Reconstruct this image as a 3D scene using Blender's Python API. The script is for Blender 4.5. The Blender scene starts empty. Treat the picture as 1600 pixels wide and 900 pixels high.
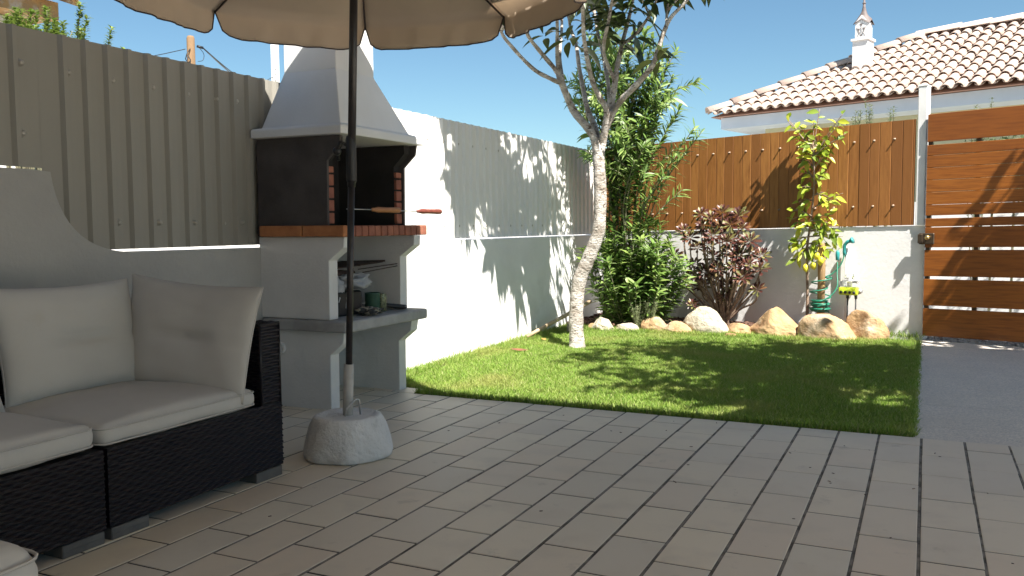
import bpy, bmesh, math, random
import numpy as np
from mathutils import Vector, Matrix, noise
random.seed(7); rng = np.random.default_rng(7)
C = bpy.context.scene.collection
R = math.radians; PI = math.pi
V = Vector

# ------------------------------------------------------------------ helpers
class MB:
    """collects shapes and links them as ONE mesh object"""
    def __init__(s): s.v = []; s.f = []; s.sm = []
    def add(s, vs, fs, smooth=False):
        o = len(s.v); s.v += [tuple(p) for p in vs]
        s.f += [tuple(i + o for i in f) for f in fs]; s.sm += [smooth] * len(fs)
        return s
    def box(s, x0, y0, z0, x1, y1, z1, M=None):
        vs = [V((x, y, z)) for z in (z0, z1) for y in (y0, y1) for x in (x0, x1)]
        if M is not None: vs = [M @ p for p in vs]
        return s.add(vs, [(0, 2, 3, 1), (4, 5, 7, 6), (0, 1, 5, 4), (2, 6, 7, 3), (0, 4, 6, 2), (1, 3, 7, 5)])
    def bbox(s, x0, y0, z0, x1, y1, z1, b=.004, M=None, seg=1):
        bm = bmesh.new(); bmesh.ops.create_cube(bm, size=1)
        for v in bm.verts:
            v.co = V(((x0 + x1) / 2 + v.co.x * (x1 - x0), (y0 + y1) / 2 + v.co.y * (y1 - y0), (z0 + z1) / 2 + v.co.z * (z1 - z0)))
        bmesh.ops.bevel(bm, geom=list(bm.edges), offset=b, segments=seg, affect='EDGES', profile=.5)
        return s.bm(bm, M)
    def bm(s, bm, M=None, smooth=False):
        bm.verts.index_update()
        vs = [(M @ v.co if M is not None else v.co.copy()) for v in bm.verts]
        fs = [[v.index for v in f.verts] for f in bm.faces]
        bm.free(); return s.add(vs, fs, smooth)
    def tube(s, pts, rad, seg=8, smooth=True, cap=True):
        pts = [V(p) for p in pts]; n = len(pts)
        if not hasattr(rad, '__len__'): rad = [rad] * n
        vs = []; up = None
        for i, p in enumerate(pts):
            t = (pts[min(i + 1, n - 1)] - pts[max(i - 1, 0)])
            t = t.normalized() if t.length > 1e-9 else V((0, 0, 1))
            if up is None:
                a = V((1, 0, 0)) if abs(t.x) < .8 else V((0, 1, 0)); up = (a - t * a.dot(t)).normalized()
            else:
                up = up - t * up.dot(t); up = up.normalized() if up.length > 1e-6 else t.orthogonal().normalized()
            w = t.cross(up)
            for k in range(seg):
                a = 2 * PI * k / seg; vs.append(p + (up * math.cos(a) + w * math.sin(a)) * rad[i])
        fs = [(i * seg + k, i * seg + (k + 1) % seg, (i + 1) * seg + (k + 1) % seg, (i + 1) * seg + k) for i in range(n - 1) for k in range(seg)]
        if cap: fs += [tuple(range(seg))[::-1], tuple((n - 1) * seg + k for k in range(seg))]
        return s.add(vs, fs, smooth)
    def lathe(s, prof, c=(0, 0, 0), seg=24, M=None, smooth=True, wob=0):
        n = len(prof); vs = []
        for i, (r, z) in enumerate(prof):
            for k in range(seg):
                a = 2 * PI * k / seg
                w = 1 + (wob * noise.noise(V((math.cos(a) * 2, math.sin(a) * 2, z * 9))) if wob else 0)
                p = V((c[0] + r * w * math.cos(a), c[1] + r * w * math.sin(a), c[2] + z)); vs.append(M @ p if M is not None else p)
        fs = [(i * seg + k, i * seg + (k + 1) % seg, (i + 1) * seg + (k + 1) % seg, (i + 1) * seg + k) for i in range(n - 1) for k in range(seg)]
        fs += [tuple(range(seg))[::-1], tuple((n - 1) * seg + k for k in range(seg))]
        return s.add(vs, fs, smooth)
    def prism(s, poly, f0, f1):
        """poly of 2-D points, f0/f1 map a point to the two end faces"""
        n = len(poly); vs = [f0(p) for p in poly] + [f1(p) for p in poly]
        fs = [tuple(range(n))[::-1], tuple(range(n, 2 * n))] + [(k, (k + 1) % n, n + (k + 1) % n, n + k) for k in range(n)]
        return s.add(vs, fs)
    def build(s, name, m, parent=None, loc=None, fix=False):
        me = bpy.data.meshes.new(name); me.from_pydata(s.v, [], s.f)
        me.polygons.foreach_set('use_smooth', s.sm); me.materials.append(m)
        if fix:
            b = bmesh.new(); b.from_mesh(me); bmesh.ops.recalc_face_normals(b, faces=b.faces); b.to_mesh(me); b.free()
        me.update(); o = bpy.data.objects.new(name, me); C.objects.link(o)
        if parent: o.parent = parent
        if loc is not None: o.location = loc
        return o
def np_mesh(name, verts, faces, m, parent=None, smooth=False):
    me = bpy.data.meshes.new(name); k = faces.shape[1]
    me.vertices.add(len(verts)); me.vertices.foreach_set('co', verts.astype(np.float32).ravel())
    me.loops.add(faces.size); me.loops.foreach_set('vertex_index', faces.astype(np.int32).ravel())
    me.polygons.add(len(faces)); me.polygons.foreach_set('loop_start', np.arange(0, faces.size, k, dtype=np.int32))
    me.update(calc_edges=True); me.materials.append(m)
    if smooth: me.polygons.foreach_set('use_smooth', [True] * len(faces))
    o = bpy.data.objects.new(name, me); C.objects.link(o)
    if parent: o.parent = parent
    return o
def tag(o, label, cat, group=None):
    o['label'] = label; o['category'] = cat
    if group: o['group'] = group
    return o
def struct(o, kind='structure'): o['kind'] = kind; return o
def empty(name, loc, label, cat, group=None, rz=0):
    o = bpy.data.objects.new(name, None); C.objects.link(o); o.location = loc; o.rotation_euler = (0, 0, rz)
    o.empty_display_size = .1
    return tag(o, label, cat, group)
def keep(o, parent):
    """parent o to an empty while its mesh stays written in world coordinates"""
    o.parent = parent; o.matrix_parent_inverse = (Matrix.Translation(parent.location) @ parent.rotation_euler.to_matrix().to_4x4()).inverted(); return o
def copies(src, spots, parent):
    for k, M in enumerate(spots):
        o = src if k == 0 else src.copy()
        if k: C.objects.link(o)
        keep(o, parent); o.matrix_basis = M
# ------------------------------------------------------------------ materials
def mat(name, col, rough=.7, col2=None, scale=8, mixr=(.35, .65), detail=5, bump=0, bscale=60, bdet=6, metal=0, trans=0, isl=0, isl_cols=None, spec=.5, stretch=None, dirt=None, extra=None, bdist=.01):
    m = bpy.data.materials.new(name); m.use_nodes = True; nt = m.node_tree; N = nt.nodes; L = nt.links
    b = N['Principled BSDF']; b.inputs['Roughness'].default_value = rough; b.inputs['Metallic'].default_value = metal
    b.inputs['Specular IOR Level'].default_value = spec
    tc = N.new('ShaderNodeTexCoord'); mp = N.new('ShaderNodeMapping'); L.new(tc.outputs['Object'], mp.inputs[0])
    if stretch: mp.inputs['Scale'].default_value = stretch
    cur = None
    def rgb(c):
        n = N.new('ShaderNodeRGB'); n.outputs[0].default_value = (*c, 1); return n.outputs[0]
    def mix(f, a, c, t='MIX'):
        n = N.new('ShaderNodeMix'); n.data_type = 'RGBA'; n.blend_type = t
        if isinstance(f, float): n.inputs[0].default_value = f
        else: L.new(f, n.inputs[0])
        L.new(a, n.inputs[6]); L.new(c, n.inputs[7]); return n.outputs[2]
    def nz(sc, det=5, rg=None, rough_=.55):
        n = N.new('ShaderNodeTexNoise'); n.inputs['Scale'].default_value = sc; n.inputs['Detail'].default_value = det
        n.inputs['Roughness'].default_value = rough_
        L.new(mp.outputs[0], n.inputs['Vector']); o = n.outputs[0]
        if rg:
            r = N.new('ShaderNodeMapRange'); r.inputs[1].default_value = rg[0]; r.inputs[2].default_value = rg[1]; L.new(o, r.inputs[0]); o = r.outputs[0]
        return o
    cur = rgb(col)
    if isl_cols:
        g = N.new('ShaderNodeNewGeometry'); r = N.new('ShaderNodeValToRGB'); L.new(g.outputs['Random Per Island'], r.inputs[0])
        e = r.color_ramp.elements
        for i, c in enumerate(isl_cols):
            if i >= 2: e.new(.5)
        for i, c in enumerate(isl_cols): e[i].position = i / (len(isl_cols) - 1); e[i].color = (*c, 1)
        cur = r.outputs[0]
    if col2: cur = mix(nz(scale, detail, mixr), cur, rgb(col2))
    if dirt:  # (color, scale, lo, hi)
        cur = mix(nz(dirt[1], 6, (dirt[2], dirt[3]), .65), cur, rgb(dirt[0]))
    if extra: cur = extra(nt, mp, cur, mix, rgb, nz)
    L.new(cur, b.inputs['Base Color'])
    if bump:
        bn = N.new('ShaderNodeBump'); bn.inputs['Strength'].default_value = bump; bn.inputs['Distance'].default_value = bdist
        L.new(nz(bscale, bdet, None, .6), bn.inputs['Height']); L.new(bn.outputs[0], b.inputs['Normal'])
    if trans:
        t = N.new('ShaderNodeBsdfTranslucent'); L.new(cur, t.inputs[0]); ms = N.new('ShaderNodeMixShader'); ms.inputs[0].default_value = trans
        L.new(b.outputs[0], ms.inputs[1]); L.new(t.outputs[0], ms.inputs[2]); L.new(ms.outputs[0], N['Material Output'].inputs[0])
    return m
M = {}
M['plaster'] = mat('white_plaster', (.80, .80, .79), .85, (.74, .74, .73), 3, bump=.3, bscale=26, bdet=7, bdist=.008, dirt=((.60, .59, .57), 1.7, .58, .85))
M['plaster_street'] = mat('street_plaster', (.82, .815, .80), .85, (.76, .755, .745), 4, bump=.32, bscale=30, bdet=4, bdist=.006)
M['plaster_shade'] = mat('patio_plaster', (.43, .42, .40), .88, (.38, .37, .355), 2.2, bump=.6, bscale=34, bdet=7, bdist=.008)  # grey in place of white: the patio shade is put into the colour
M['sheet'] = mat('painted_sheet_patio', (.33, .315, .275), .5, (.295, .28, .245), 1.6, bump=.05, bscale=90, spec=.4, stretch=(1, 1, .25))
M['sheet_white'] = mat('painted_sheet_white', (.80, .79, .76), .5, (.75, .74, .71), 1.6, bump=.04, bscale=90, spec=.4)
M['screw'] = mat('screw_paint', (.45, .42, .37), .45, metal=.3)
M['tile'] = mat('floor_tile', (.40, .35, .29), .55, isl_cols=[(.74, .66, .53), (.79, .70, .55), (.68, .615, .51), (.76, .65, .51), (.71, .645, .53), (.74, .63, .50)], col2=(.65, .575, .465), scale=5, mixr=(.5, .8), bump=.12, bscale=120, bdist=.003, dirt=((.36, .31, .25), 7, .62, .9), spec=.35)
M['joint'] = mat('long_joint', (.26, .235, .205), .95, (.09, .08, .065), 11, mixr=(.4, .62), bump=.5, bscale=150)
M['grout'] = mat('grout', (.055, .047, .038), .95, (.03, .025, .02), 14, bump=.5, bscale=150)
def pebble(nt, mp, cur, mix, rgb, nz):
    v = nt.nodes.new('ShaderNodeTexVoronoi'); v.inputs['Scale'].default_value = 150; nt.links.new(mp.outputs[0], v.inputs['Vector'])
    s = nt.nodes.new('ShaderNodeSeparateColor'); nt.links.new(v.outputs['Color'], s.inputs[0])
    r = nt.nodes.new('ShaderNodeMapRange'); r.inputs[1].default_value = 0; r.inputs[2].default_value = 1; nt.links.new(s.outputs[0], r.inputs[0])
    cur = mix(r.outputs[0], cur, rgb((.56, .52, .47)))
    return cur
M['path'] = mat('washed_concrete', (.86, .77, .66), .9, (.76, .68, .58), 3, bump=.8, bscale=140, bdist=.01, extra=pebble)
M['soil'] = mat('lawn_soil', (.10, .085, .04), .95, (.06, .07, .02), 20, bump=.6, bscale=60)
M['bed'] = mat('bed_soil', (.075, .045, .03), .95, (.04, .025, .018), 20, bump=.9, bscale=60)
M['mulch'] = mat('mulch_bark', (.10, .05, .03), .85, isl_cols=[(.045, .02, .014), (.12, .06, .038), (.19, .11, .075), (.07, .035, .025)], bump=.4)
M['ground'] = mat('outer_ground', (.40, .37, .33), .95, (.34, .31, .27), .6, bump=.3)
M['street'] = mat('street_paving', (.55, .53, .50), .9, (.46, .44, .41), 1.2, bump=.3)
M['grass'] = mat('grass_blade', (.1, .2, .03), .55, isl_cols=[(.18, .31, .035), (.27, .40, .06), (.115, .245, .025), (.36, .44, .12), (.20, .34, .04), (.46, .45, .21)], col2=(.40, .38, .13), scale=1.6, mixr=(.5, .85), trans=.35, spec=.3)
def bark(nt, mp, cur, mix, rgb, nz):
    v = nt.nodes.new('ShaderNodeTexVoronoi'); v.inputs['Scale'].default_value = 16; nt.links.new(mp.outputs[0], v.inputs['Vector'])
    return mix(nz(22, 8, (.53, .62), .7), cur, rgb((.13, .10, .075)))
M['bark'] = mat('limewashed_bark', (.64, .60, .55), .9, (.30, .25, .20), 9, bump=1, bscale=38, bdist=.02, extra=bark, stretch=(1, 1, 1.6))
M['limb'] = mat('loquat_limb_bark', (.46, .41, .36), .9, (.20, .165, .135), 13, bump=.8, bscale=50, bdist=.01)
M['loquat'] = mat('loquat_leaf', (.04, .07, .02), .45, isl_cols=[(.045, .075, .02), (.08, .115, .03), (.03, .055, .018), (.12, .15, .045)], trans=.22, spec=.5)
M['shade_leaf'] = mat('shade_leaf', (.05, .09, .02), .6, isl_cols=[(.04, .08, .02), (.08, .12, .03)], trans=.12)
M['oleander'] = mat('oleander_leaf', (.05, .1, .03), .42, isl_cols=[(.12, .22, .045), (.20, .32, .065), (.09, .17, .045), (.30, .40, .10), (.24, .33, .14)], trans=.35)
M['olestem'] = mat('oleander_stem', (.22, .20, .13), .8, (.12, .13, .07), 12, bump=.3)
M['aeo'] = mat('aeonium_leaf', (.08, .02, .03), .38, isl_cols=[(.05, .018, .015), (.11, .035, .025), (.045, .016, .015), (.17, .075, .04), (.12, .12, .04), (.24, .22, .08)], spec=.5, trans=.08)
M['aeostem'] = mat('aeonium_stem', (.33, .24, .17), .85, (.17, .11, .08), 30, bump=.5, bscale=80)
M['lemonleaf'] = mat('lemon_leaf', (.3, .4, .05), .4, isl_cols=[(.50, .56, .05), (.20, .30, .03), (.60, .60, .06), (.34, .45, .04), (.13, .21, .025), (.54, .58, .06)], trans=.35)
M['lemon'] = mat('lemon_skin', (.75, .62, .04), .4, (.62, .60, .05), 14, bump=.2, bscale=200)
M['herb'] = mat('herb_leaf', (.2, .24, .12), .7, isl_cols=[(.22, .26, .12), (.33, .36, .2), (.15, .19, .08)], trans=.2)
M['vine'] = mat('vine_leaf', (.15, .2, .1), .6, isl_cols=[(.14, .19, .09), (.22, .27, .14), (.09, .13, .05)], trans=.3)
def wood(nt, mp, cur, mix, rgb, nz):
    return cur
M['fencewood'] = mat('stained_fence_board', (.3, .12, .03), .6, isl_cols=[(.25, .098, .020), (.32, .130, .026), (.19, .070, .013), (.27, .108, .021), (.36, .155, .034), (.22, .084, .016)], col2=(.19, .068, .010), scale=5, mixr=(.42, .75), stretch=(9, 9, .9), bump=.25, bscale=30, bdist=.004, dirt=((.10, .035, .010), 3, .66, .8))
M['gatewood'] = mat('varnished_gate_board', (.3, .11, .03), .38, isl_cols=[(.25, .080, .012), (.29, .095, .015), (.20, .062, .010), (.31, .105, .017)], col2=(.14, .040, .007), scale=5, mixr=(.42, .78), stretch=(.9, .9, 12), bump=.15, bscale=30, bdist=.003)
M['white'] = mat('white_paint', (.78, .78, .77), .55, (.72, .72, .71), 6, bump=.08)
M['bbqwhite'] = mat('barbecue_render', (.74, .725, .70), .85, (.66, .65, .63), 3.5, bump=.55, bscale=55, bdist=.006, dirt=((.46, .44, .41), 3.1, .62, .85))
M['hood'] = mat('hood_paint', (.76, .755, .74), .75, (.70, .695, .68), 3, bump=.22, bscale=70, bdist=.004)
M['slab'] = mat('grey_concrete_slab', (.42, .41, .40), .85, (.30, .29, .28), 7, bump=.4, bscale=70, dirt=((.15, .14, .13), 11, .66, .8))
M['firebox'] = mat('dark_firebox', (.085, .075, .07), .85, (.06, .05, .048), 6, bump=.5, bscale=90)
M['soot'] = mat('sooty_inside', (.018, .016, .015), .95, (.03, .026, .024), 6, bump=.4)
M['brick'] = mat('red_brick', (.36, .13, .075), .8, isl_cols=[(.36, .13, .075), (.31, .11, .065), (.41, .155, .09), (.33, .12, .08)], col2=(.24, .085, .055), scale=14, bump=.4, bscale=90, dirt=((.16, .07, .05), 20, .64, .82))
M['brickor'] = mat('orange_brick', (.50, .20, .075), .8, isl_cols=[(.50, .20, .075), (.55, .23, .09)], col2=(.36, .13, .05), scale=10, bump=.4, bscale=90)
M['mortar'] = mat('dark_mortar', (.07, .05, .045), .95, (.04, .03, .03), 20)
M['canopy'] = mat('taupe_canvas', (.71, .605, .49), .9, (.67, .57, .46), 3, bump=.25, bscale=260, bdet=2, bdist=.002, trans=.42, spec=.2)
M['binding'] = mat('dark_binding', (.06, .045, .045), .8)
M['polemetal'] = mat('black_painted_pole', (.022, .019, .02), .38, (.035, .03, .03), 20, spec=.5)
M['black'] = mat('black_plastic', (.015, .015, .016), .5)
M['base'] = mat('whitewashed_concrete', (.76, .75, .73), .9, (.66, .65, .63), 7, bump=1, bscale=28, bdist=.014, dirt=((.36, .35, .33), 9, .60, .8))
M['sleeve'] = mat('plastic_sleeve', (.55, .53, .49), .6, (.42, .41, .38), 12)
M['steel'] = mat('galvanised_steel', (.5, .5, .5), .4, metal=.9)
M['boltm'] = mat('weathered_bolt', (.45, .36, .27), .5, (.2, .12, .08), 60, metal=.4)
M['wicker'] = mat('dark_rattan', (.007, .005, .007), .36, (.011, .008, .011), 40, spec=.35)
M['cushion'] = mat('cream_cushion_cloth', (.56, .535, .49), .95, (.52, .495, .455), 3, bump=.35, bscale=420, bdet=3, bdist=.002, spec=.15, dirt=((.50, .46, .40), 5, .62, .85))
M['piping'] = mat('cushion_piping', (.52, .49, .45), .95, spec=.1)
M['foot'] = mat('grey_foot_block', (.13, .125, .115), .7, (.09, .085, .08), 14)
M['rock'] = mat('sandstone_rock', (.48, .32, .165), .9, (.27, .155, .075), 5, mixr=(.42, .66), bump=1, bscale=14, bdet=9, bdist=.03, dirt=((.56, .47, .34), 3.3, .52, .72))
M['rockpale'] = mat('pale_rock', (.50, .44, .34), .9, (.36, .33, .25), 6, mixr=(.45, .68), bump=1, bscale=16, bdet=9, bdist=.03, dirt=((.22, .20, .15), 11, .6, .76))
M['stake'] = mat('treated_pine_stake', (.40, .26, .13), .8, (.29, .18, .08), 7, bump=.3, bscale=40, stretch=(6, 6, .6))
M['bamboo'] = mat('dry_pole_wood', (.50, .38, .25), .75, (.38, .27, .16), 8, bump=.3, bscale=40)
M['hose'] = mat('green_hose', (.015, .17, .10), .4, (.02, .21, .13), 30)
M['teal'] = mat('teal_plastic', (.03, .26, .26), .35, spec=.5)
M['lime'] = mat('lime_plastic', (.48, .60, .03), .4)
M['glass'] = None
M['bronze'] = mat('dark_bronze_lock', (.07, .05, .035), .4, (.10, .07, .045), 20, metal=.6)
M['brass'] = mat('brass_knob', (.6, .45, .2), .3, metal=.9)
M['roof'] = mat('terracotta_roof', (.62, .42, .32), .85, isl_cols=[(.47, .33, .26), (.53, .41, .34), (.41, .27, .21), (.56, .46, .39), (.45, .33, .27), (.49, .35, .28)], col2=(.50, .40, .335), scale=6, bump=.3)
M['roofdark'] = mat('roof_underlay', (.42, .25, .19), .95)
M['fascia'] = mat('fascia_paint', (.66, .75, .84), .8, (.62, .71, .80), 4)
M['housewall'] = mat('cream_house_wall', (.56, .54, .36), .9, (.52, .50, .33), 3, bump=.2)
M['porch'] = mat('porch_paint', (.46, .41, .345), .9, (.43, .38, .32), 3)
M['chimcap'] = mat('chimney_cap', (.13, .10, .095), .7, (.18, .15, .14), 12)
M['oldtile'] = mat('old_orange_tile', (.58, .34, .12), .85, (.40, .25, .12), 8, bump=.6, dirt=((.62, .55, .46), 6, .52, .7))
M['bush'] = mat('bush_leaf', (.2, .28, .05), .6, isl_cols=[(.20, .28, .05), (.12, .19, .03), (.28, .35, .09)], trans=.3)
M['poleswood'] = mat('utility_pole_wood', (.25, .15, .075), .85, (.18, .11, .055), 5, bump=.3, stretch=(4, 4, .4))
M['poleconc'] = mat('pole_concrete', (.6, .58, .55), .85, (.5, .48, .46), 5)
M['bag'] = mat('pale_plastic_bag', (.55, .56, .58), .35, (.45, .46, .48), 10, bump=.5, bscale=30, trans=.25)
M['jar'] = mat('green_tin', (.035, .09, .06), .5, (.05, .12, .08), 20)
M['tin'] = mat('perforated_tin', (.26, .28, .17), .45, (.1, .12, .07), 90, mixr=(.45, .55), metal=.3)
M['rag'] = mat('patterned_rag', (.35, .33, .26), .95, (.04, .04, .04), 22, mixr=(.45, .52))
M['rust'] = mat('rusty_grill', (.035, .025, .022), .7, (.07, .04, .03), 30)
M['handle'] = mat('turned_wood_handle', (.48, .22, .09), .5, (.36, .15, .06), 25, stretch=(6, .8, 6))
M['handledark'] = mat('dark_wood_handle', (.20, .055, .035), .45, (.14, .035, .025), 25)
M['dryleaf'] = mat('dry_leaf', (.22, .09, .04), .8, (.13, .05, .03), 30)
M['dryorange'] = mat('orange_leaf', (.5, .22, .06), .7)
g = bpy.data.materials.new('clear_plastic'); g.use_nodes = True; b = g.node_tree.nodes['Principled BSDF']
b.inputs['Transmission Weight'].default_value = 1; b.inputs['Roughness'].default_value = .08; b.inputs['IOR'].default_value = 1.3; b.inputs['Base Color'].default_value = (.95, .96, .97, 1); M['glass'] = g

# ------------------------------------------------------------------ leaves
def leaf_mesh(name, P, D, U, Ls, Ws, m, parent=None, droop=.25, fold=.12, nseg=3, widest=.45):
    """P base, D direction, U face normal hint, arrays (n,3); Ls, Ws (n,)"""
    P, D, U = [np.asarray(a, float) for a in (P, D, U)]; Ls = np.asarray(Ls, float); Ws = np.asarray(Ws, float); n = len(P)
    D /= np.linalg.norm(D, axis=1, keepdims=True) + 1e-9
    S = np.cross(D, U); S /= np.linalg.norm(S, axis=1, keepdims=True) + 1e-9; Nn = np.cross(S, D)
    rows = []; ts = np.linspace(0, 1, nseg + 1)
    for t in ts:
        w = math.sin(PI * min(1, max(0, (t ** (math.log(.5) / math.log(widest)))))) if 0 < t < 1 else (0.06 if t == 0 else .0)
        c = P + D * (Ls * t)[:, None] - np.array([0, 0, 1.]) * (Ls * droop * t * t)[:, None]
        wv = S * (Ws * .5 * w)[:, None]
        rows += [c - wv + Nn * (Ws * fold * w)[:, None], c - Nn * 0, c + wv + Nn * (Ws * fold * w)[:, None]]
    A = np.stack(rows, 1)  # n, 3*(nseg+1), 3
    k = 3 * (nseg + 1); verts = A.reshape(-1, 3); fs = []
    for i in range(nseg):
        for j in (0, 1):
            a = 3 * i + j; fs.append((a, a + 1, a + 4, a + 3))
    F = (np.array(fs)[None] + (np.arange(n) * k)[:, None, None]).reshape(-1, 4)
    return np_mesh(name, verts, F, m, parent)
def rv(n=1, s=1.): return rng.normal(size=(n, 3)) * s

# ------------------------------------------------------------------ frames
SB = -.25                                                      # the street side runs at this angle to the terrace
sd = V((math.cos(SB), math.sin(SB), 0)); sn = V((-sd.y, sd.x, 0)); SP = V((0, 8.8, 0))
def S(s, t, z):                                                # along the street wall, distance towards the garden, height
    p = SP + sd * s - sn * t; return V((p.x, p.y, z + .018 * (s + 0) * min(1, z)))
def S2(s, t, z): sh = max(0, min(.11, (t - .12) * .85)); return S(s - .36 * sh, t - sh, z)
def S3(s, t, z): return S(s - .03, t - .08, z)
SM = Matrix(((sd.x, -sn.x, 0, SP.x), (sd.y, -sn.y, 0, SP.y), (0, 0, 1, 0), (0, 0, 0, 1)))
def sbox(mb, s0, t0, z0, s1, t1, z1, b=.003):
    vs = [S(s, t, z) for z in (z0, z1) for t in (t0, t1) for s in (s0, s1)]
    return mb.add(vs, [(0, 2, 3, 1), (4, 5, 7, 6), (0, 1, 5, 4), (2, 6, 7, 3), (0, 4, 6, 2), (1, 3, 7, 5)])

# ------------------------------------------------------------------ ground, terrace, path
mb = MB(); mb.add([(-90, -60, -.06), (90, -60, -.06), (90, 120, -.06), (-90, 120, -.06)], [(0, 1, 2, 3)]); struct(mb.build('ground', M['ground']))
WX, XL = -3.40, -3.58
EDGE = 4.709
mb = MB(); mb.box(-3.62, -1.6, -.05, 2.6, EDGE - .002, -.0022); mb.box(-3.62, EDGE - .0015, -.05, -2.928, 4.872, -.0022); struct(mb.build('terrace_bed', M['grout']))
mb = MB(); w = .1898; L = .3478; x0 = .0024; J0 = 4.538
jb = MB()
for i in range(-19, 14): jb.box(x0 + i * w - .0042, -1.58, -.03, x0 + i * w + .0042, EDGE - .004, -.0018)
struct(jb.build('terrace_joints', M['joint']))
for i in range(-20, 14):
    xa, xb = x0 + (i) * w + .0052, x0 + (i + 1) * w - .0052
    xa = max(xa, -3.6)
    if xb <= xa: continue
    off = 0 if (i % 2) else .5
    k = -3
    while True:
        yb = J0 - (k + off) * L; ya = yb - L; k += 1
        if yb < -1.55: break
        y0_, y1_ = max(ya, -1.55) + .0040, min(yb, EDGE) - .0040
        if y1_ - y0_ < .02: continue
        e = .0025; z = .0 + random.uniform(-.0008, .0008); j = [random.uniform(-.0012, .0012) for _ in range(4)]
        A = [(xa + j[0], y0_ + j[1]), (xb + j[2], y0_ + j[1]), (xb + j[2], y1_ + j[3]), (xa + j[0], y1_ + j[3])]
        B = [(A[0][0] + e, A[0][1] + e), (A[1][0] - e, A[1][1] + e), (A[2][0] - e, A[2][1] - e), (A[3][0] + e, A[3][1] - e)]
        mb.add([(p[0], p[1], -.02) for p in A] + [(p[0], p[1], z - .002) for p in A] + [(p[0], p[1], z) for p in B],
               [(0, 1, 5, 4), (1, 2, 6, 5), (2, 3, 7, 6), (3, 0, 4, 7), (4, 5, 9, 8), (5, 6, 10, 9), (6, 7, 11, 10), (7, 4, 8, 11), (8, 9, 10, 11)])
for k in range(4):
    a = -3.595 + k * .167; mb.bbox(a + .003, EDGE + .0035, -.02, a + .164, 4.868, -.0005, .002)
struct(mb.build('terrace_floor', M['tile']))
PXE = -.035
def streetY(x, t=0): return 8.8 - x * math.tan(-SB) - t / math.cos(SB)
# path: slabs of washed concrete with thin joints
mb = MB()
ys = [EDGE + .004, 5.02, 5.62, 6.25, 6.9, 7.55, 8.2]
for a, b_ in zip(ys[:-1], ys[1:]): mb.bbox(PXE, a + .002, -.05, 2.6, b_ - .002, -.004, .002)
mb.prism([(PXE, 8.202), (2.6, 8.202), (2.6, streetY(2.6, .07)), (PXE, streetY(PXE, .07))], lambda p: (p[0], p[1], -.05), lambda p: (p[0], p[1], -.004))
struct(mb.build('path', M['path']))
mb = MB(); mb.prism([(WX - .1, EDGE), (PXE, EDGE), (PXE, 8.65), (WX - .1, 8.65)], lambda p: (p[0], p[1], -.05), lambda p: (p[0], p[1], -.012))
struct(mb.build('lawn_soil', M['soil']))
def bedfront(x): return 8.36 + .20 * (x + 1.8) * .35 + .05 * math.sin(x * 3)
n = 40; vs = []; fs = []
for i in range(n + 1):
    x = WX + (PXE - WX) * i / n
    for j in range(9):
        y0_ = 8.30; y1_ = streetY(x) + .02; y = y0_ + (y1_ - y0_) * j / 8
        vs.append((x, y, (-.02 if j == 0 else .015 + .02 * noise.noise(V((x * 5, y * 5, 0)))) + (.0 if x < -.35 else -.04)))
for i in range(n):
    for j in range(8): a = i * 9 + j; fs.append((a, a + 9, a + 10, a + 1))
mb = MB(); mb.add(vs, fs, True); struct(mb.build('planting_bed', M['bed']))
mb = MB()
for _ in range(2600):
    x = random.uniform(WX, -.42); y = random.uniform(8.48, streetY(x) - .01); r = random.uniform(.006, .022)
    q = Matrix.Translation((x, y, .03 + random.random() * .015)) @ Matrix.Rotation(random.uniform(0, 6.3), 4, 'Z') @ Matrix.Rotation(random.gauss(0, .5), 4, 'X')
    mb.box(-r * 1.3, -r * .8, -.003, r * 1.3, r * .8, .004, q)
struct(mb.build('bark_mulch', M['mulch']), 'stuff')
# gravel threshold under the gate and the street beyond
mb = MB(); mb.prism([(PXE, streetY(PXE, .068)), (3.2, streetY(3.2, .068)), (3.2, streetY(3.2, -.35)), (PXE, streetY(PXE, -.35))], lambda p: (p[0], p[1], -.05), lambda p: (p[0], p[1], -.016))
struct(mb.build('threshold_ground', M['bed']))
mb = MB()
for _ in range(1800):
    s = random.uniform(.02, 2.4); t = random.uniform(-.33, .05); r = random.uniform(.006, .015); p = SP + sd * s - sn * t
    q = Matrix.Translation((p.x, p.y, -.012)) @ Matrix.Rotation(random.uniform(0, 6.3), 4, 'Z'); mb.box(-r, -r * .8, 0, r, r * .8, r * .8, q)
struct(mb.build('threshold_gravel', M['slab']), 'stuff')
mb = MB(); mb.prism([tuple((SP + sd * s - sn * t)[:2]) for s, t in ((-40, -.36), (40, -.36), (40, -3.1), (-40, -3.1))], lambda p: (p[0], p[1], -.055), lambda p: (p[0], p[1], -.02))
struct(mb.build('street', M['street']))

mb = MB()
for _ in range(38):
    x = random.uniform(-2.3, .6); y = 4.69 - abs(random.gauss(0, 1.0)); r_ = random.uniform(.0012, .0042); q = Matrix.Translation((x, y, .0006)) @ Matrix.Rotation(random.uniform(0, 6.3), 4, 'Z')
    mb.box(-r_ * 1.8, -r_ * .5, 0, r_ * 1.8, r_ * .5, .002, q)
struct(mb.build('floor_debris', M['mulch']), 'stuff')
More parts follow.
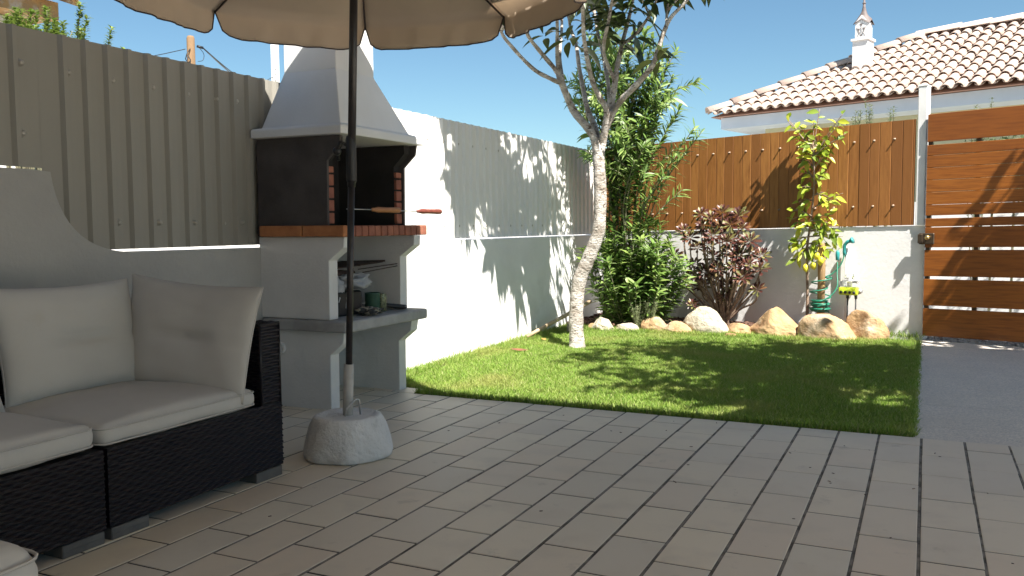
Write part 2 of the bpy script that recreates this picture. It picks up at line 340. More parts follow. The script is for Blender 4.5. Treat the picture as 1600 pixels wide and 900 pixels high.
# grass -------------------------------------------------------------
def grass(n, x0, x1, y0, y1):
    X = rng.uniform(x0, x1, n); Y = rng.uniform(y0, y1, n); X = np.where(X > x1 - .02, X + rng.normal(size=n) * .008, X); Y = np.where(Y < y0 + .015, Y + rng.normal(size=n) * .004, Y)
    cl = np.array([noise.noise(V((a * 3.1, b * 3.1, 0))) for a, b in zip(X[::40], Y[::40])]); cl = np.repeat(cl, 40)[:n]
    H = rng.uniform(.016, .036, n) * (1 + .25 * rng.normal(size=n) * .5)
    near = ((X < WX + .14) | (Y > 8.2) | (Y < EDGE + .06)); H = np.where(near, H * rng.uniform(1, 1.9, n), H)
    H = np.clip(H, .012, .085)
    W = rng.uniform(.0016, .0032, n); a = rng.uniform(0, 2 * PI, n); lean = rng.uniform(.1, .95, n) * H; b_ = rng.uniform(0, 2 * PI, n)
    base = np.stack([X, Y, np.full(n, -.014)], 1); sx = np.stack([np.cos(a), np.sin(a), np.zeros(n)], 1) * W[:, None]
    ld = np.stack([np.cos(b_), np.sin(b_), np.zeros(n)], 1)
    mid = base + ld * (lean * .35)[:, None] + np.array([0, 0, 1]) * (H * .6)[:, None]
    tip = base + ld * lean[:, None] + np.array([0, 0, 1]) * H[:, None]
    ok = ~((X < -2.93) & (Y < 4.875)); base, sx, mid, tip = base[ok], sx[ok], mid[ok], tip[ok]; n = int(ok.sum())
    A = np.stack([base - sx, base + sx, mid + sx * .8, mid - sx * .8, tip + sx * .12, tip - sx * .12], 1)
    F = (np.array([(0, 1, 2, 3), (3, 2, 4, 5)])[None] + (np.arange(n) * 6)[:, None, None]).reshape(-1, 4)
    return A.reshape(-1, 3), F
v1, f1 = grass(400000, WX + .002, PXE + .012, EDGE + .006, 8.5)
msk = None
o = np_mesh('lawn_grass', v1, f1, M['grass']); struct(o, 'stuff')
mb = MB()                                                      # long tufts at the wall foot near the gate
P = []; D = []
for _ in range(420):
    x = random.uniform(-.62, -.02); y = streetY(x) - abs(random.gauss(0, .12)) - .02; P.append((x, y, 0)); D.append((random.gauss(0, .35), random.gauss(0, .35) - .1, 1))
for _ in range(260):
    y = random.uniform(5.2, 8.3); P.append((WX + .01 + abs(random.gauss(0, .04)), y, 0)); D.append((random.gauss(.2, .3), random.gauss(0, .35), 1))
o = leaf_mesh('long_grass', P, D, rv(len(P)), rng.uniform(.06, .16, len(P)), rng.uniform(.003, .006, len(P)), M['grass'], droop=.4); struct(o, 'stuff')

# ------------------------------------------------------------------ left boundary
# patio wall with the swept step
prof = [(-1.6, 0), (-1.6, 1.32), (2.60, 1.322), (2.69, 1.315)]
for k in range(1, 15):
    t = k / 14; prof.append((2.69 + .10 * t + .42 * t * t * 1.0 * .9, .942 + (1.315 - .942) * (1 - t) ** 2.1))
prof += [(4.80, .935), (4.80, 0)]
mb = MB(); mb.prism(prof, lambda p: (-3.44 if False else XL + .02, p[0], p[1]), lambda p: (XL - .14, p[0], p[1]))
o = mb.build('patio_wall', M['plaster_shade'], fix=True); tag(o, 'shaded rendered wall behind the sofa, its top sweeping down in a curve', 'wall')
mb = MB(); mb.box(WX - .20, 4.86, -.05, WX, 9.72, .945)
mb.box(WX - .20, 4.80, -.05, WX - .0, 4.858, .945)
o = mb.build('garden_wall', M['plaster'], fix=True); tag(o, 'bright sunlit white wall along the left of the lawn, under the white metal sheets', 'wall')
def sheet(mb, x, y0, y1, z0, z1, pitch, first, rw=.024, d=.02, top=None):
    """trapezoid-ribbed sheet standing at x, ribs towards +x"""
    ys = [(y0, 0)]; y = first
    while y < y1 - .05:
        if y > y0 + .03: ys += [(y - rw, 0), (y - rw * .45, d), (y + rw * .45, d), (y + rw, 0), (y + pitch * .5, .0025)]
        y += pitch
    ys = sorted(ys + [(y1, 0)]); vs = []; th = .002
    ys = [q for i, q in enumerate(ys) if i == 0 or q[0] > ys[i - 1][0]]
    for (yy, dd) in ys:
        zt = z1 if top is None else top(yy)
        vs += [(x + dd, yy, z0), (x + dd, yy, zt), (x + dd - th, yy, zt), (x + dd - th, yy, z0)]
    fs = []
    for i in range(len(ys) - 1):
        a = 4 * i
        for k in range(4): fs.append((a + k, a + (k + 1) % 4, a + 4 + (k + 1) % 4, a + 4 + k))
    mb.add(vs, fs)
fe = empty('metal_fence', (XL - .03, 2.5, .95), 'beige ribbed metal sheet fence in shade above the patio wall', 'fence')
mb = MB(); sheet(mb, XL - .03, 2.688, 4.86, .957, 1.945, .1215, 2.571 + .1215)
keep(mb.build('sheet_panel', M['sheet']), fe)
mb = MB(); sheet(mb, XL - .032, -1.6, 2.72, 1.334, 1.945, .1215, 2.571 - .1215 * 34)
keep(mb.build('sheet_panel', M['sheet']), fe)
sb = MB(); sb.lathe([(.017, 0), (.017, .003), (.011, .005), (.011, .016), (.006, .018)], seg=8, M=Matrix.Rotation(PI / 2, 4, 'Y')); sc = sb.build('screw', M['screw'])
spots = [(2.60, 1.787), (2.595, 1.48), (2.835, 1.78), (3.078, 1.778), (3.323, 1.778), (3.559, 1.775), (3.778, 1.777), (3.928, 1.784), (3.084, 1.089), (3.34, 1.089), (3.584, 1.089), (3.797, 1.084), (3.949, 1.093)]
copies(sc, [Matrix.Translation((XL - .028, y, z)) for y, z in spots], fe)
fe = empty('metal_fence', (WX - .06, 7, .95), 'white ribbed metal sheet fence in full sun on top of the white garden wall', 'fence')
mb = MB(); sheet(mb, WX - .05, 4.862, 9.66, .958, 1.9, .1215, 4.93, rw=.028, d=.018)
keep(mb.build('sheet_panel', M['sheet_white']), fe)
sb = MB(); sb.lathe([(.017, 0), (.017, .003), (.011, .005), (.011, .016), (.006, .018)], seg=8, M=Matrix.Rotation(PI / 2, 4, 'Y')); sc = sb.build('screw', M['screw'])
copies(sc, [Matrix.Translation((WX - .047, 5.05 + k * .243, z)) for z in (1.72, 1.06) for k in range(14)], fe)

# ------------------------------------------------------------------ street side: wall, fence, gate
mb = MB(); sbox(mb, -3.75, 0, -.05, -.012, -.18, 1.035)
o = mb.build('street_wall', M['plaster_street'], fix=True); tag(o, 'low white rough plastered wall under the brown board fence', 'wall')
fn = empty('wooden_fence', S(-1.8, -.05, 1.03), 'brown vertical board fence standing on the low white wall', 'fence')
mb = MB(); s = -3.7
while s < -.112:
    wd = random.uniform(.088, .104); e = min(s + wd - .003, -.108); t = .012 + random.uniform(-.002, .002)
    vs = [S(a, tt, z) for z in (1.040, 1.998 + random.uniform(-.004, .004)) for tt in (t - .02, t) for a in (s, e)]
    # small chamfer on the visible front edges
    f = .003
    lo, hi = vs[0].z, vs[4].z
    P = [(s, t - .02), (e, t - .02), (e, t - f), (e - f, t), (s + f, t), (s, t - f)]
    mb.prism(P, lambda p: S(p[0], p[1], 1.042), lambda p: S(p[0], p[1], 2.0 + 0))
    s += wd
keep(mb.build('board_panel', M['fencewood'], fix=True), fn)
mb = MB()
for z in (1.2, 1.8): sbox(mb, -3.6, -.052, z - .035, -.12, -.012, z + .035)
keep(mb.build('rail', M['steel'], fix=True), fn)
sb = MB(); sb.lathe([(.012, 0), (.012, .003), (.0055, .004), (.0055, .020), (.007, .021), (.006, .027)], seg=8, M=Matrix.Rotation(PI / 2, 4, 'X')); bl = sb.build('bolt', M['boltm'])
sp = [(-3.2 + .182 * k, z) for z in (1.835, 1.225) for k in range(17) if -3.2 + .182 * k < -.2]
copies(bl, [Matrix.Translation(S(s, .012, z)) @ Matrix.Rotation(SB, 4, 'Z') for s, z in sp], fn)
mb = MB(); mb.bbox(-.090, -.095, 1.036, -.014, .020, 2.285, .004, SM)
mb.bbox(-.094, -.099, 2.285, -.010, .024, 2.298, .003, SM)
o = mb.build('gate_post', M['white']); tag(o, 'tall square white post between the board fence and the gate', 'post')
gt = empty('wooden_gate', S(.4, .03, 0), 'brown slatted garden gate of horizontal varnished boards', 'gate')
zz = lambda v: 2.489 - .00295 * v
bands = [(157, 240), (250, 281), (281.8, 318), (318.8, 355), (355.8, 392), (392.8, 430), (430.8, 463), (472, 497), (499, 560), (568, 648), (657, 738), (747, 832)]
mb = MB()
for a, b_ in bands:
    P = [(zz(b_), .03), (zz(a), .03), (zz(a), .047), (zz(a) - .003, .05), (zz(b_) + .003, .05), (zz(b_), .047)]
    mb.prism(P, lambda p: S(.004, p[1], p[0]), lambda p: S(2.0, p[1], p[0]))
keep(mb.build('board_panel', M['gatewood'], fix=True), gt)
mb = MB()
for s in (.006, .40, 1.02): sbox(mb, s, -.012, .04, s + .035, .0285, 2.02)
keep(mb.build('frame', M['bronze'], fix=True), gt)
mb = MB(); mb.bbox(-.044, .052, .866, .086, .070, .966, .006, SM); mb.bbox(-.05, .058, .875, -.01, .085, .957, .004, SM)
lk = keep(mb.build('lock_plate', M['bronze']), gt)
mb = MB(); mb.lathe([(.008, 0), (.010, .012), (.020, .022), (.022, .034), (.014, .044), (.004, .047)], seg=16, M=SM @ Matrix.Translation((.035, .07, .927)) @ Matrix.Rotation(-PI / 2, 4, 'X'))
kb = mb.build('knob', M['brass']); kb.parent = lk

# ------------------------------------------------------------------ barbecue
bq = empty('barbecue', (-3.3, 4.45, 0), 'white masonry barbecue with red brick counter and tapering hood', 'barbecue')
yl, yr = 4.05, 4.765
up = [(-3.57, .527), (-3.068, .527), (-3.066, .868), (-2.962, .942), (-2.955, 1.003), (-3.57, 1.003)]
lowp = [(-3.57, -.01), (-3.085, -.01), (-3.083, .322), (-2.995, .392), (-2.985, .457), (-3.57, .457)]
for (y, dx) in ((yl, 0), (yr, .02)):
    for poly in (up, lowp):
        yy = y + (.02 if poly is lowp and y == yl else 0)
        mb = MB(); bmx = bmesh.new()
        P = [(p[0] + (dx if p[0] > -3.5 else 0), p[1]) for p in poly]
        mb.prism(P, lambda p: (p[0], yy, p[1]), lambda p: (p[0], yy + .082, p[1]))
        o = mb.build('side_panel', M['bbqwhite'], fix=True); keep(o, bq)
        bv = o.modifiers.new('b', 'BEVEL'); bv.width = .005; bv.segments = 2; bv.limit_method = 'ANGLE'
mb = MB(); mb.box(-3.575, yl + .1, 0, -3.55, yr, 1.003); keep(mb.build('back_panel', M['bbqwhite'], fix=True), bq)
mb = MB(); mb.bbox(-3.54, 4.02, .459, -2.935, 4.915, .525, .014, seg=3); keep(mb.build('shelf', M['slab']), bq)
mb = MB(); mb.box(-3.56, 4.03, 1.008, -2.945, 4.91, 1.060)
ct = keep(mb.build('counter', M['mortar'], fix=True), bq)
mb = MB(); n = 13; a0, a1 = 4.062, 4.922; wd = (a1 - a0) / n
for k in range(n): mb.bbox(-3.07, a0 + k * wd + .0035, 1.004, -2.935 + random.uniform(-.003, .003), a0 + (k + 1) * wd - .0035, 1.067 + random.uniform(-.002, .001), .007, seg=2)
keep(mb.build('front_brick_course', M['brick']), bq)
mb = MB()
for (a, b_) in ((-3.535, -3.228), (-3.220, -2.935)): mb.bbox(a, 4.014, 1.005, b_, 4.058, 1.068, .006, seg=2)
keep(mb.build('side_brick_course', M['brickor']), bq); mb = MB()
for k in range(4): mb.bbox(-3.55 + k * .12, 4.87, 1.005, -3.436 + k * .12, 4.922, 1.067, .006)
keep(mb.build('side_brick_course', M['brickor']), bq)
mb = MB(); mb.box(-3.54, 4.066, 1.06, -3.08, 4.864, 1.0665); keep(mb.build('hearth_floor', M['soot'], fix=True), bq)
fbp = [(-3.575, 1.067), (-3.074, 1.067), (-3.070, 1.435), (-2.985, 1.515), (-2.975, 1.575), (-3.575, 1.575)]
for (a, b_) in ((4.056, 4.074), (4.858, 4.876)):
    mb = MB(); mb.prism(fbp, lambda p: (p[0], a, p[1]), lambda p: (p[0], b_, p[1])); keep(mb.build('firebox_side', M['firebox'], fix=True), bq)
for (a, b_) in ((4.0745, 4.14), (4.79, 4.8575)):
    mb = MB(); mb.prism([(-3.56, 1.067), (-3.10, 1.067), (-3.10, 1.44), (-3.02, 1.52), (-3.02, 1.574), (-3.56, 1.574)], lambda p: (p[0], a, p[1]), lambda p: (p[0], b_, p[1])); keep(mb.build('firebox_lining', M['soot'], fix=True), bq)
mb = MB(); mb.box(-3.56, 4.142, 1.067, -3.53, 4.788, 1.574); keep(mb.build('firebox_back', M['soot'], fix=True), bq)
for y0_, y1_ in ((4.078, 4.135), (4.792, 4.852)):
    mb = MB()
    for k in range(5):
        z = 1.078 + k * .073; mb.bbox(-3.13, y0_, z, -3.082, y1_, z + (.062 if k < 4 else .035), .003)
    keep(mb.build('lining_bricks', M['brick']), bq)
# hood: lip, pyramid and shaft
def ring(x0, x1, y0, y1, z): return [(x0, y0, z), (x1, y0, z), (x1, y1, z), (x0, y1, z)]
mb = MB()
rr = [ring(-3.57, -2.928, 4.0, 4.885, 1.576), ring(-3.57, -2.928, 4.0, 4.885, 1.618), ring(-3.57, -2.936, 4.008, 4.877, 1.629), ring(-3.55, -2.985, 4.075, 4.80, 1.640),
      ring(-3.478, -3.10, 4.20, 4.585, 1.972), ring(-3.477, -3.10, 4.20, 4.58, 2.75)]
vs = [p for r_ in rr for p in r_]; fs = [(0, 3, 2, 1), tuple(4 * (len(rr) - 1) + k for k in range(4))]
for i in range(len(rr) - 1):
    for k in range(4): fs.append((4 * i + k, 4 * i + (k + 1) % 4, 4 * i + 4 + (k + 1) % 4, 4 * i + 4 + k))
mb.add(vs, fs); o = keep(mb.build('hood', M['hood'], fix=True), bq); bv = o.modifiers.new('b', 'BEVEL'); bv.width = .006; bv.segments = 2; bv.limit_method = 'ANGLE'
mb = MB(); mb.lathe([(.033, 0), (.035, .004), (.033, .012), (.022, .014), (.020, .010), (.004, .010)], seg=20, M=Matrix.Translation((-3.44, 4.07, .347)) @ Matrix.Rotation(PI / 2, 4, 'X'))
keep(mb.build('round_cap', M['white']), bq)
# skewers resting through the firebox
def skewer(ya, yb, yh0, yh1, x, z, hm, label):
    e = empty('skewer', (x, yh0, z), label, 'skewer')
    mb = MB(); mb.tube([(x, ya, z), (x, yb, z)], .0035, 6); keep(mb.build('rod', M['steel']), e)
    mb = MB(); L_ = yh1 - yh0; pr = [(.004, 0), (.011, .01), (.013, .04), (.0175, .07 * L_ / .3), (.0155, .5 * L_), (.018, .85 * L_), (.017, .97 * L_), (.008, L_)]
    mb.lathe(pr, seg=14, M=Matrix.Translation((x, yh0, z)) @ Matrix.Rotation(-PI / 2, 4, 'X')); keep(mb.build('handle', hm), e)
skewer(4.09, 4.36, 4.335, 4.64, -2.965, 1.160, M['handle'], 'skewer with a light brown wooden handle in front of the dark firebox')
skewer(4.60, 4.90, 4.86, 5.17, -2.975, 1.157, M['handledark'], 'skewer whose dark red handle sticks out past the barbecue against the white wall')
mb = MB()
for x in (-2.965, -2.975): pass
# items on the barbecue shelf (z .525)
ZS = .5255
def crumple(mb, c, rx, ry, rz, seed, sub=3, amp=.35, M_=None):
    bm = bmesh.new(); bmesh.ops.create_icosphere(bm, subdivisions=sub, radius=1)
    for v in bm.verts:
        q = v.co * 1.6 + V((seed, 0, 0)); k = 1 + amp * noise.noise(q) + amp * .6 * noise.noise(q * 2.7)
        v.co = V((v.co.x * rx * k, v.co.y * ry * k, v.co.z * rz * k)) + V(c)
    mb.bm(bm, M_, True)
mb = MB(); crumple(mb, (-3.16, 4.42, ZS + .20), .09, .115, .045, 3, 4, .5); crumple(mb, (-3.2, 4.27, ZS + .13), .07, .06, .13, 9, 4, .4)
o = mb.build('plastic_bag', M['bag']); tag(o, 'crumpled pale plastic bag on the barbecue shelf', 'bag')
mb = MB(); mb.bbox(-3.36, 4.22, ZS + .002, -3.13, 4.46, ZS + .145, .01); o = mb.build('storage_box', M['black'])
tag(o, 'black box under the pale bag on the barbecue shelf', 'box')
tn = empty('tin_can', (-3.13, 4.6, ZS), 'dark green tin can standing on the barbecue shelf', 'can')
mb = MB(); mb.lathe([(.045, 0), (.048, .004), (.048, .116), (.05, .12), (.046, .122), (.044, .02)], (-3.13, 4.57, ZS), 24); keep(mb.build('can_body', M['jar']), tn)
mb = MB(); mb.lathe([(.03, .004), (.031, .112), (.03, .114)], (-3.09, 4.612, ZS), 20); o = mb.build('grater', M['tin']); tag(o, 'small perforated metal grater beside the green can', 'grater')
kn = empty('knife', (-3.05, 4.7, ZS), 'knife with a black riveted handle lying on the barbecue shelf', 'knife')
mb = MB(); mb.tube([(-3.12, 4.64, ZS + .045), (-3.09, 4.70, ZS + .03), (-3.05, 4.76, ZS + .02), (-3.03, 4.80, ZS + .016)], [.012, .013, .016, .013], 8); keep(mb.build('handle', M['black']), kn)
mb = MB(); mb.tube([(-3.2, 4.50, ZS + .06), (-3.12, 4.64, ZS + .045)], [.004, .012], 4); keep(mb.build('blade', M['steel']), kn)
mb = MB(); mb.lathe([(.004, 0), (.004, .004)], seg=8, M=Matrix.Translation((-3.024, 4.782, ZS + .02)) @ Matrix.Rotation(PI / 2, 4, 'Y')); keep(mb.build('rivet', M['steel']), kn)
mb = MB(); crumple(mb, (-3.05, 4.42, ZS + .022), .06, .10, .022, 21, 4, .6); o = mb.build('cloth', M['rag']); tag(o, 'crumpled patterned rag at the front of the barbecue shelf', 'cloth')
gr = empty('grill_rack', (-3.3, 4.5, .8), 'dark rusty grill rack wedged high in the barbecue niche', 'rack')
mb = MB()
for k in range(14): mb.tube([(-3.45 + k * .024, 4.17, .80 + k * .001), (-3.45 + k * .024, 4.70, .835)], .004, 5)
for y in (4.17, 4.43, 4.70): mb.tube([(-3.46, y, .80 + (y - 4.17) * .06), (-3.12, y, .81 + (y - 4.17) * .06)], .006, 5)
mb.bbox(-3.45, 4.25, .72, -3.2, 4.5, .79, .01)
keep(mb.build('grid', M['rust']), gr)
mb = MB()
for d in (0, .012): mb.tube([(-3.15, 4.45, .775 + d * 2), (-3.05, 4.84, .815 + d)], .003, 5)
keep(mb.build('handle', M['rust']), gr)

# ------------------------------------------------------------------ umbrella
UX, UY = -2.41, 3.30
ub = empty('umbrella_base', (UX, UY, 0), 'round white concrete umbrella base with a grey sleeve', 'umbrella base')
mb = MB(); mb.lathe([(.19, 0), (.203, .006), (.205, .03), (.193, .08), (.178, .14), (.164, .172), (.155, .186), (.140, .192), (.125, .187), (.09, .183), (.03, .187), (.004, .187)], (UX, UY, .002), 56, wob=.05)
o = keep(mb.build('concrete_block', M['base']), ub)
mb = MB(); mb.tube([(UX + .0, UY, .17), (UX + .012, UY, .427)], .0235, 20); keep(mb.build('sleeve', M['sleeve']), ub)
mb = MB(); mb.tube([(UX + .04, UY - .075, .20), (UX + .045, UY - .07, .235), (UX + .075, UY - .035, .277), (UX + .085, UY - .03, .270), (UX + .078, UY - .01, .20)], .0045, 8); keep(mb.build('wire_loop', M['steel']), ub)
um = empty('parasol', (UX, UY, .2), 'taupe garden parasol on a black pole over the patio', 'parasol')
def pol(z): return V((UX + .004 + (z - .2) * .040, UY, z))
mb = MB(); mb.tube([pol(.42), pol(1.28)], .0155, 16); mb.tube([pol(1.24), pol(2.56)], .0185, 16); keep(mb.build('pole', M['polemetal']), um)
mb = MB(); p = pol(1.30); mb.lathe([(.020, -.04), (.024, -.03), (.024, .15), (.021, .165), (.018, .17)], tuple(p), 16)
mb.tube([p + V((-.02, -.01, .13)), p + V((-.045, -.02, .145)), p + V((-.06, -.02, .11)), p + V((-.055, -.02, .06))], .008, 8)
keep(mb.build('clamp', M['black']), um)
mb = MB(); mb.lathe([(.014, 0), (.02, .006), (.02, .02), (.01, .028)], seg=12, M=Matrix.Translation(p + V((-.045, -.03, .10))) @ Matrix.Rotation(PI / 2, 4, 'X')); keep(mb.build('knob', M['black']), um)
top = pol(2.54); RR = 1.085; ZR = 2.19; ph0 = R(76.5)
tips = [V((top.x - .03 + RR * math.cos(ph0 + k * PI / 4), UY + RR * math.sin(ph0 + k * PI / 4), ZR)) for k in range(8)]
mb = MB(); nn, nr = 24, 12; vsall = []
for k in range(8):
    A, B = tips[k], tips[(k + 1) % 8]; vs = []; fs = []
    for i in range(nr + 1):
        t = i / nr
        for j in range(nn + 1):
            u = j / nn; e = A.lerp(B, u); q = 4 * u * (1 - u)
            p = top.lerp(e, t); p.z += .10 * math.sin(PI * t) * .5 - .055 * q * t * (1 - t) * 2 - .012 * q * t
            mid = (A + B) / 2; p = p + (V((top.x, UY, p.z)) - V((mid.x, mid.y, p.z))).normalized() * (.03 * q * t * t)
            vs.append(p)
    for i in range(nr):
        for j in range(nn): a = i * (nn + 1) + j; fs.append((a, a + 1, a + nn + 2, a + nn + 1))
    # valance with rounded corners
    o_ = nr * (nn + 1); base = len(vs); rows = 5
    for i in range(1, rows + 1):
        for j in range(nn + 1):
            u = j / nn; drop = .135 * (max(0, 1 - abs(2 * u - 1) ** 9)) ** .5
            p = vs[o_ + j].copy(); s_ = i / rows; ctr = V((top.x, UY, p.z)); out = (p - ctr).normalized()
            p.z -= drop * s_; p += out * ((.008 * math.sin(u * 29 + k * 2) + .022 * noise.noise(V((u * 13, k * 3.1, s_)))) * s_ * min(1, 8 * u * (1 - u)) - .012 * s_)
            vs.append(p)
    for i in range(rows):
        for j in range(nn):
            a = (o_ + j) if i == 0 else base + (i - 1) * (nn + 1) + j; b2 = base + i * (nn + 1) + j
            fs.append((a, a + 1, b2 + 1, b2))
    mb.add(vs, fs, True); vsall.append([vs[base + (rows - 1) * (nn + 1) + j] for j in range(nn + 1)])
cv = keep(mb.build('canopy', M['canopy']), um); sol = cv.modifiers.new('s', 'SOLIDIFY'); sol.thickness = .0016
mb = MB()
for e in vsall: mb.tube(e, .0038, 5)
bd = mb.build('edge_binding', M['binding']); bd.parent = cv
for k in range(8):
    mb = MB(); t = tips[k]; A = top - V((0, 0, .04)); P = []
    for i in range(9):
        u = i / 8; q = A.lerp(t + V((0, 0, -.004)), u); q.z += .05 * math.sin(PI * u) - .010; P.append(q)
    mb.tube(P, .0055, 6); keep(mb.build('rib', M['binding']), um)
    mb = MB(); mb.tube([pol(2.32), P[4]], .0045, 6); keep(mb.build('strut', M['binding']), um)
mb = MB(); mb.lathe([(.035, -.03), (.035, .03)], tuple(pol(2.32)), 14); keep(mb.build('hub', M['black']), um)

# ------------------------------------------------------------------ sofa
def weave(mb, o, U, Vv, N, su=.030, sv=.0125, amp=.0045):
    o, U, Vv, N = V(o), V(U), V(Vv), V(N).normalized()
    lu, lv = U.length, Vv.length; nu = max(2, int(lu / su)) ; nv = max(2, int(lv / sv)); ku, kv = 5, 3
    gu = np.arange(nu * ku + 1) / (nu * ku); gv = np.arange(nv * kv + 1) / (nv * kv)
    A, B = np.meshgrid(gu, gv, indexing='ij'); row = np.minimum(np.floor(B * nv + 1e-6), nv - 1); fr = B * nv - row
    h = amp * (.5 + .5 * np.cos(PI * (A * nu) + PI * row)) + amp * .25
    h = h * np.where((fr < .02) | (fr > .98), -.2, 1) * (.7 + .3 * np.sin(PI * np.clip(fr, 0, 1)))
    P = np.array(o)[None, None] + A[..., None] * np.array(U) + B[..., None] * np.array(Vv) + h[..., None] * np.array(N)
    a, b_ = P.shape[:2]; idx = np.arange(a * b_).reshape(a, b_)
    F = np.stack([idx[:-1, :-1], idx[1:, :-1], idx[1:, 1:], idx[:-1, 1:]], -1).reshape(-1, 4)
    mb.add(P.reshape(-1, 3).tolist(), F.tolist(), False)
def module(name, y0, y1, arm, label, xf=-2.475, xb=-3.30):
    e = empty(name, ((xf + xb) / 2, (y0 + y1) / 2, 0), label, 'sofa', 'dark wicker sofa modules')
    mb = MB(); mb.box(xb, y0 + .006, .045, xf - .006, y1 - .006, .318)
    weave(mb, (xf - .005, y0 + .004, .045), (0, y1 - y0 - .008, 0), (0, 0, .272), (1, 0, 0)); keep(mb.build('seat_frame', M['wicker']), e)
    mb = MB(); mb.box(xb, y0 + .006, .318, xb + .055, y1 - .006, .65)
    weave(mb, (xb + .057, y0 + .006, .32), (0, y1 - y0 - .012, 0), (0, 0, .33), (1, 0, 0)); mb.tube([(xb + .03, y0 + .01, .655), (xb + .03, y1 - .01, .655)], .03, 8)
    keep(mb.build('backrest', M['wicker']), e)
    if arm:
        ya, yb = y1 - .125, y1 - .008
        mb = MB(); mb.box(xb + .06, ya + .006, .319, xf - .010, yb - .004, .655)
        weave(mb, (xf - .009, ya, .322), (0, yb - ya, 0), (0, 0, .335), (1, 0, 0), su=.03)
        weave(mb, (xb + .06, ya + .004, .322), (xf - .01 - xb - .06, 0, 0), (0, 0, .335), (0, -1, 0))
        weave(mb, (xb + .06, ya, .658), (xf - .01 - xb - .06, 0, 0), (0, yb - ya, 0), (0, 0, 1))
        mb.tube([(xf - .008, ya, .32), (xf - .008, ya, .655)], .006, 6); mb.tube([(xf - .008, yb, .30), (xf - .008, yb, .655)], .006, 6)
        mb.tube([(xf - .008, ya, .657), (xf - .008, yb, .657)], .006, 6)
        keep(mb.build('armrest', M['wicker']), e)
    for y in (y0 + .01, y1 - .17):
        mb = MB(); mb.bbox(xf - .10, y, .0, xf - .004, y + .16, .042, .003); mb.box(xf - .0035, y + .004, .018, xf - .0025, y + .156, .022)
        keep(mb.build('foot', M['foot']), e)
    return e
module('sofa_module', 2.035, 2.93, True, 'dark wicker sofa end module with an armrest next to the barbecue')
module('sofa_module', 1.13, 2.028, False, 'armless dark wicker sofa module cut by the left edge of the photo')
def cushion(name, w, d, h, c, seed, label, rot=0, puff=.03, r=.035, cat='cushion', sag=.0, M_=None, cant=0, wr=.006):
    n = 26; vs = []; fs = []; idx = {}
    def pt(x, y, z):
        key = (round(x, 4), round(y, 4), round(z, 4))
        if key in idx: return idx[key]
        half = V((w / 2, d / 2, h / 2)); p = V((x * half.x, y * half.y, z * half.z)); rc = min(r, h / 2 * .98)
        q = V([max(-(hh - rc), min(hh - rc, pp)) for pp, hh in zip(p, half)]); dv = p - q
        if dv.length > 1e-9: p = q + dv.normalized() * rc
        f = max(0, 1 - x * x) ** .6 * max(0, 1 - y * y) ** .6
        p.z += puff * f * (1 if z > 0 else -.4) * abs(z)
        s_ = V((seed * 3.7, 0, 0)); nz_ = noise.noise(p * 6 + s_) * wr + noise.noise(p * 17 + s_) * wr * .4
        p += V((p.x, p.y, 0)).normalized() * (noise.noise(p * 5 + s_) * .008 + .5 * noise.noise(p * 14 + s_) * .008)
        p.z += nz_
        ang = math.atan2(p.y, p.x)
        idx[key] = len(vs); vs.append(p); return idx[key]
    g_ = [math.sin((i / n - .5) * PI) * .5 + (i / n - .5) for i in range(n + 1)]; g_ = [v_ / abs(g_[0]) for v_ in g_]; m2 = 6
    h_ = [-1 + 2 * i / m2 for i in range(m2 + 1)]
    for z in (-1, 1):
        for i in range(n):
            for j in range(n):
                q = [pt(g_[i], g_[j], z), pt(g_[i + 1], g_[j], z), pt(g_[i + 1], g_[j + 1], z), pt(g_[i], g_[j + 1], z)]; fs.append(q if z > 0 else q[::-1])
    for ax in (0, 1):
        for sgn in (-1, 1):
            for i in range(n):
                for j in range(m2):
                    f_ = (lambda a, b_: pt(sgn, a, b_)) if ax == 0 else (lambda a, b_: pt(a, sgn, b_))
                    fs.append([f_(g_[i], h_[j]), f_(g_[i + 1], h_[j]), f_(g_[i + 1], h_[j + 1]), f_(g_[i], h_[j + 1])])
    mb = MB(); Mx = M_ if M_ is not None else Matrix.Translation(c) @ Matrix.Rotation(rot, 4, 'Z')
    mb.add([Mx @ v for v in vs], fs, True); o = mb.build(name, M['cushion'], fix=True); tag(o, label, cat)
    # piping round the top and bottom edge
    pm = MB()
    for zz_ in (.55, -.55):
        ring_ = []
        hw, hd = w / 2 - r, d / 2 - r
        for (cx, cy, a0_) in ((hw, hd, 0), (-hw, hd, 90), (-hw, -hd, 180), (hw, -hd, 270)):
            for a in range(0, 91, 30):
                an = R(a0_ + a); ring_.append(V((cx + math.cos(an) * r * .93, cy + math.sin(an) * r * .93, zz_ * h)))
        dense = []
        for i in range(len(ring_)):
            a, b_ = ring_[i], ring_[(i + 1) % len(ring_)]; kk = max(1, int((b_ - a).length / .04))
            dense += [a.lerp(b_, t / kk) for t in range(kk)]
        dense.append(dense[0]); s_ = V((seed * 3.7, 0, 0))
        dense = [p + V((p.x, p.y, 0)).normalized() * (noise.noise(p * 5 + s_) * .008 + .5 * noise.noise(p * 14 + s_) * .008) * 1 for p in dense]
        pm.tube([Mx @ V((p.x, p.y, p.z * .62)) for p in dense], .0035, 5, cap=False)
    pp = pm.build('piping', M['piping']); pp.parent = o
    return o
cushion('seat_cushion', .66, .765, .075, (-2.812, 2.405, .358), 1, 'cream seat cushion on the sofa end beside the armrest', puff=.035)
cushion('seat_cushion', .74, .88, .085, (-2.835, 1.553, .372), 2, 'cream seat cushion with a piped edge, nearest the left edge of the photo', puff=.03)
